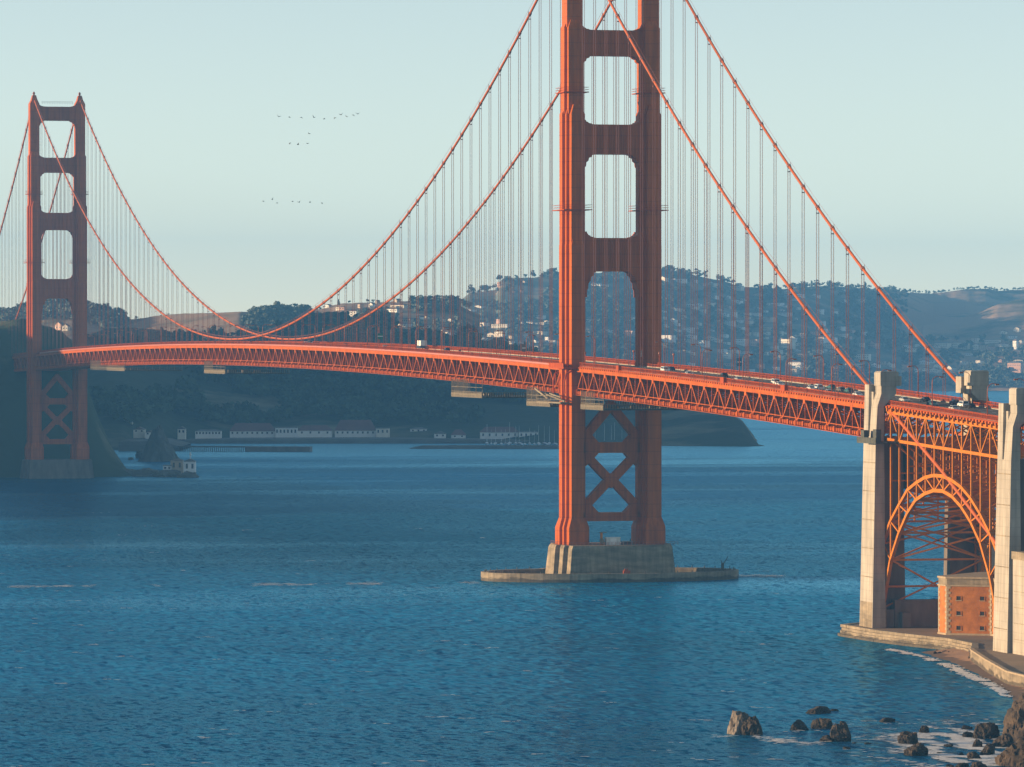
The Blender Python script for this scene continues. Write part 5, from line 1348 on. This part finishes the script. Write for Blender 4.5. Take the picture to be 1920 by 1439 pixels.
lt = at(357, 862, 3050); b = MB(); b.tube([(lt[0],lt[1],lt[2]-1),(lt[0],lt[1],lt[2]+4.5)], .35, 6); b.tube([(lt[0],lt[1],lt[2]+2.6),(lt[0],lt[1],lt[2]+3.6)], .7, 8)
tag(b.build('beacon_mast', 'mast'), 'thin beacon mast on the roof of the light station', 'beacon')

def boat_proto():
    e = empty('sailboat', (0,0,0))
    b = MB(); n = 9; vv = []; ff = []
    for i in range(n):
        t = i/(n-1); x = -5.2+10.4*t; w_ = 1.6*math.sin(math.pi*min(1, .28+.72*t*.99) )**.8 if t < 1 else .02; w_ = max(.03, 1.6*(1-(2*t-.85)**2/1.4 if t > .42 else 1-(.42-t)*.5))
        w_ = max(.03, w_ if t < .99 else .03)
        vv += [(x, -w_, 1.0+.25*t), (x, 0, -.4), (x, w_, 1.0+.25*t)]
    for i in range(n-1): ff += [(i*3,i*3+1,(i+1)*3+1,(i+1)*3),(i*3+1,i*3+2,(i+1)*3+2,(i+1)*3+1),(i*3+2,i*3,(i+1)*3,(i+1)*3+2)]
    ff.append((0,2,1)); b.add(vv, ff); b.build('hull', 'hull_white', e)
    b = MB(); b.frustum((-2.2,1.6,-.9,.9),(-1.8,1.0,-.7,.7),1.1,1.75); b.build('cabin', 'hull_white', e)
    b = MB(); b.tube([(.6,0,1),(.6,0,14.5)], [.13,.08], 6); b.build('mast', 'mast', e)
    b = MB(); b.tube([(.6,0,2.4),(-3.6,0,2.5)], .12, 6); b.tube([(.4,0,2.62),(-3.4,0,2.7)], .22, 6); b.build('boom', 'sign_blue', e)
    return e
bp_ = boat_proto()
for i, (px, sc_) in enumerate(((913,1.1),(921,.8),(929,.95),(940,.8),(948,.85),(955.5,1.2),(967,1.0),(974,1.0),(984,.7),(993,.9),(1002,.75),(1010,1.05),(1021,1.0),(1030,1.0),(1040,.8),(1097,1.0),(1110,.8),(1116,.95),(1133,1.15),(1147,1.05),(1153,1.2),(1166,.8))):
    q = on_z(px, 834); loc = (q[0], q[1], WATER); o = bp_ if i == 0 else dup(bp_, loc)
    o.location = loc; o.scale = (sc_,)*3; o.rotation_euler = (0, 0, R(rng.choice((70, 80, 100, 250, 262))))
    tag(o, 'moored white sailboat with bare mast, %s along the marina' % ORD[i], 'sailboat', 'sailboats moored in the marina')

# ------------------------------------------------------------------ gulls
def gull_mesh(kind):
    b = MB(); up = (.42, .18, -.12)[kind]
    b.tube([(0,-.32,0),(0,-.16,.02),(0,.1,.03),(0,.28,.04),(0,.36,.05)], [.02,.08,.09,.06,.02], 6)
    for s in (-1, 1):
        b.add([(s*.05,-.1,.03),(s*.05,.14,.04),(s*.45,.18,up*.6),(s*.45,-.04,up*.6),(s*.85,.0,up),(s*.85,-.08,up),
               (s*.05,-.1,.0),(s*.05,.14,.01),(s*.45,.18,up*.6-.03),(s*.45,-.04,up*.6-.03)],
              [(0,1,2,3),(3,2,4,5),(6,9,8,7),(9,5,4,8),(0,3,9,6),(3,5,9),(1,7,8,2),(2,8,4)])
    me = b.mesh('gull'); me.materials.append(MAT['gull']); return me
GM = [gull_mesh(i) for i in range(3)]
BIRDS = [(360,200,0),(500,208,0),(655,212,0),(815,210,0),(945,230,0),(1085,215,0),(1165,175,0),(1235,200,0),(1320,180,0),(1375,165,0),(755,420,1),(505,540,1),(610,560,1),(735,545,1),(160,1285,2),(278,1265,2),(340,1310,2),(540,1288,2),(622,1300,2),(765,1300,2),(917,1310,2)]
rows = ['top row', 'middle row', 'lowest row']; c3 = [0,0,0]
for i, (x, y, r_) in enumerate(BIRDS):
    c3[r_] += 1; o = bpy.data.objects.new('gull', GM[i % 3]); COL.objects.link(o)
    o.location = tuple(at(470+x/6.85, 190+y/6.85, 1400 if r_ < 2 else 1600)); o.rotation_euler = (R(rng.uniform(-25,15)), R(rng.uniform(-20,20)), R(rng.uniform(40,130))); 
    tag(o, 'gull flying in the %s of the flock, %s from the far tower' % (rows[r_], ORD[c3[r_]-1]), 'bird', 'gulls flying between the towers')
for px, py, lab in ((1044.5,772,'lone gull flying low beside the near tower under the deck'),(1157,835,'')):
    if not lab: continue
    o = bpy.data.objects.new('gull', GM[0]); COL.objects.link(o); o.location = tuple(at(px, py, 1650)); o.rotation_euler = (R(20), R(30), R(100)); tag(o, lab, 'bird')

# ------------------------------------------------------------------ haze
b = MB(); b.box(-1700, 4600, -1900, 10700, -4.0, 330.0)
hz = b.build('haze', None)
hm = bpy.data.materials.new('haze'); hm.use_nodes = True; nt = hm.node_tree; nt.nodes.clear()
ou = nt.nodes.new('ShaderNodeOutputMaterial'); pv = nt.nodes.new('ShaderNodeVolumePrincipled')
pv.inputs['Color'].default_value = (0.17, 0.52, 1.0, 1); pv.inputs['Density'].default_value = HAZE_DENSITY; pv.inputs['Anisotropy'].default_value = 0.0
nt.links.new(pv.outputs[0], ou.inputs['Volume']); hz.data.materials.append(hm)
hz['kind'] = 'stuff'; hz['label'] = 'thin blue evening haze over the strait'
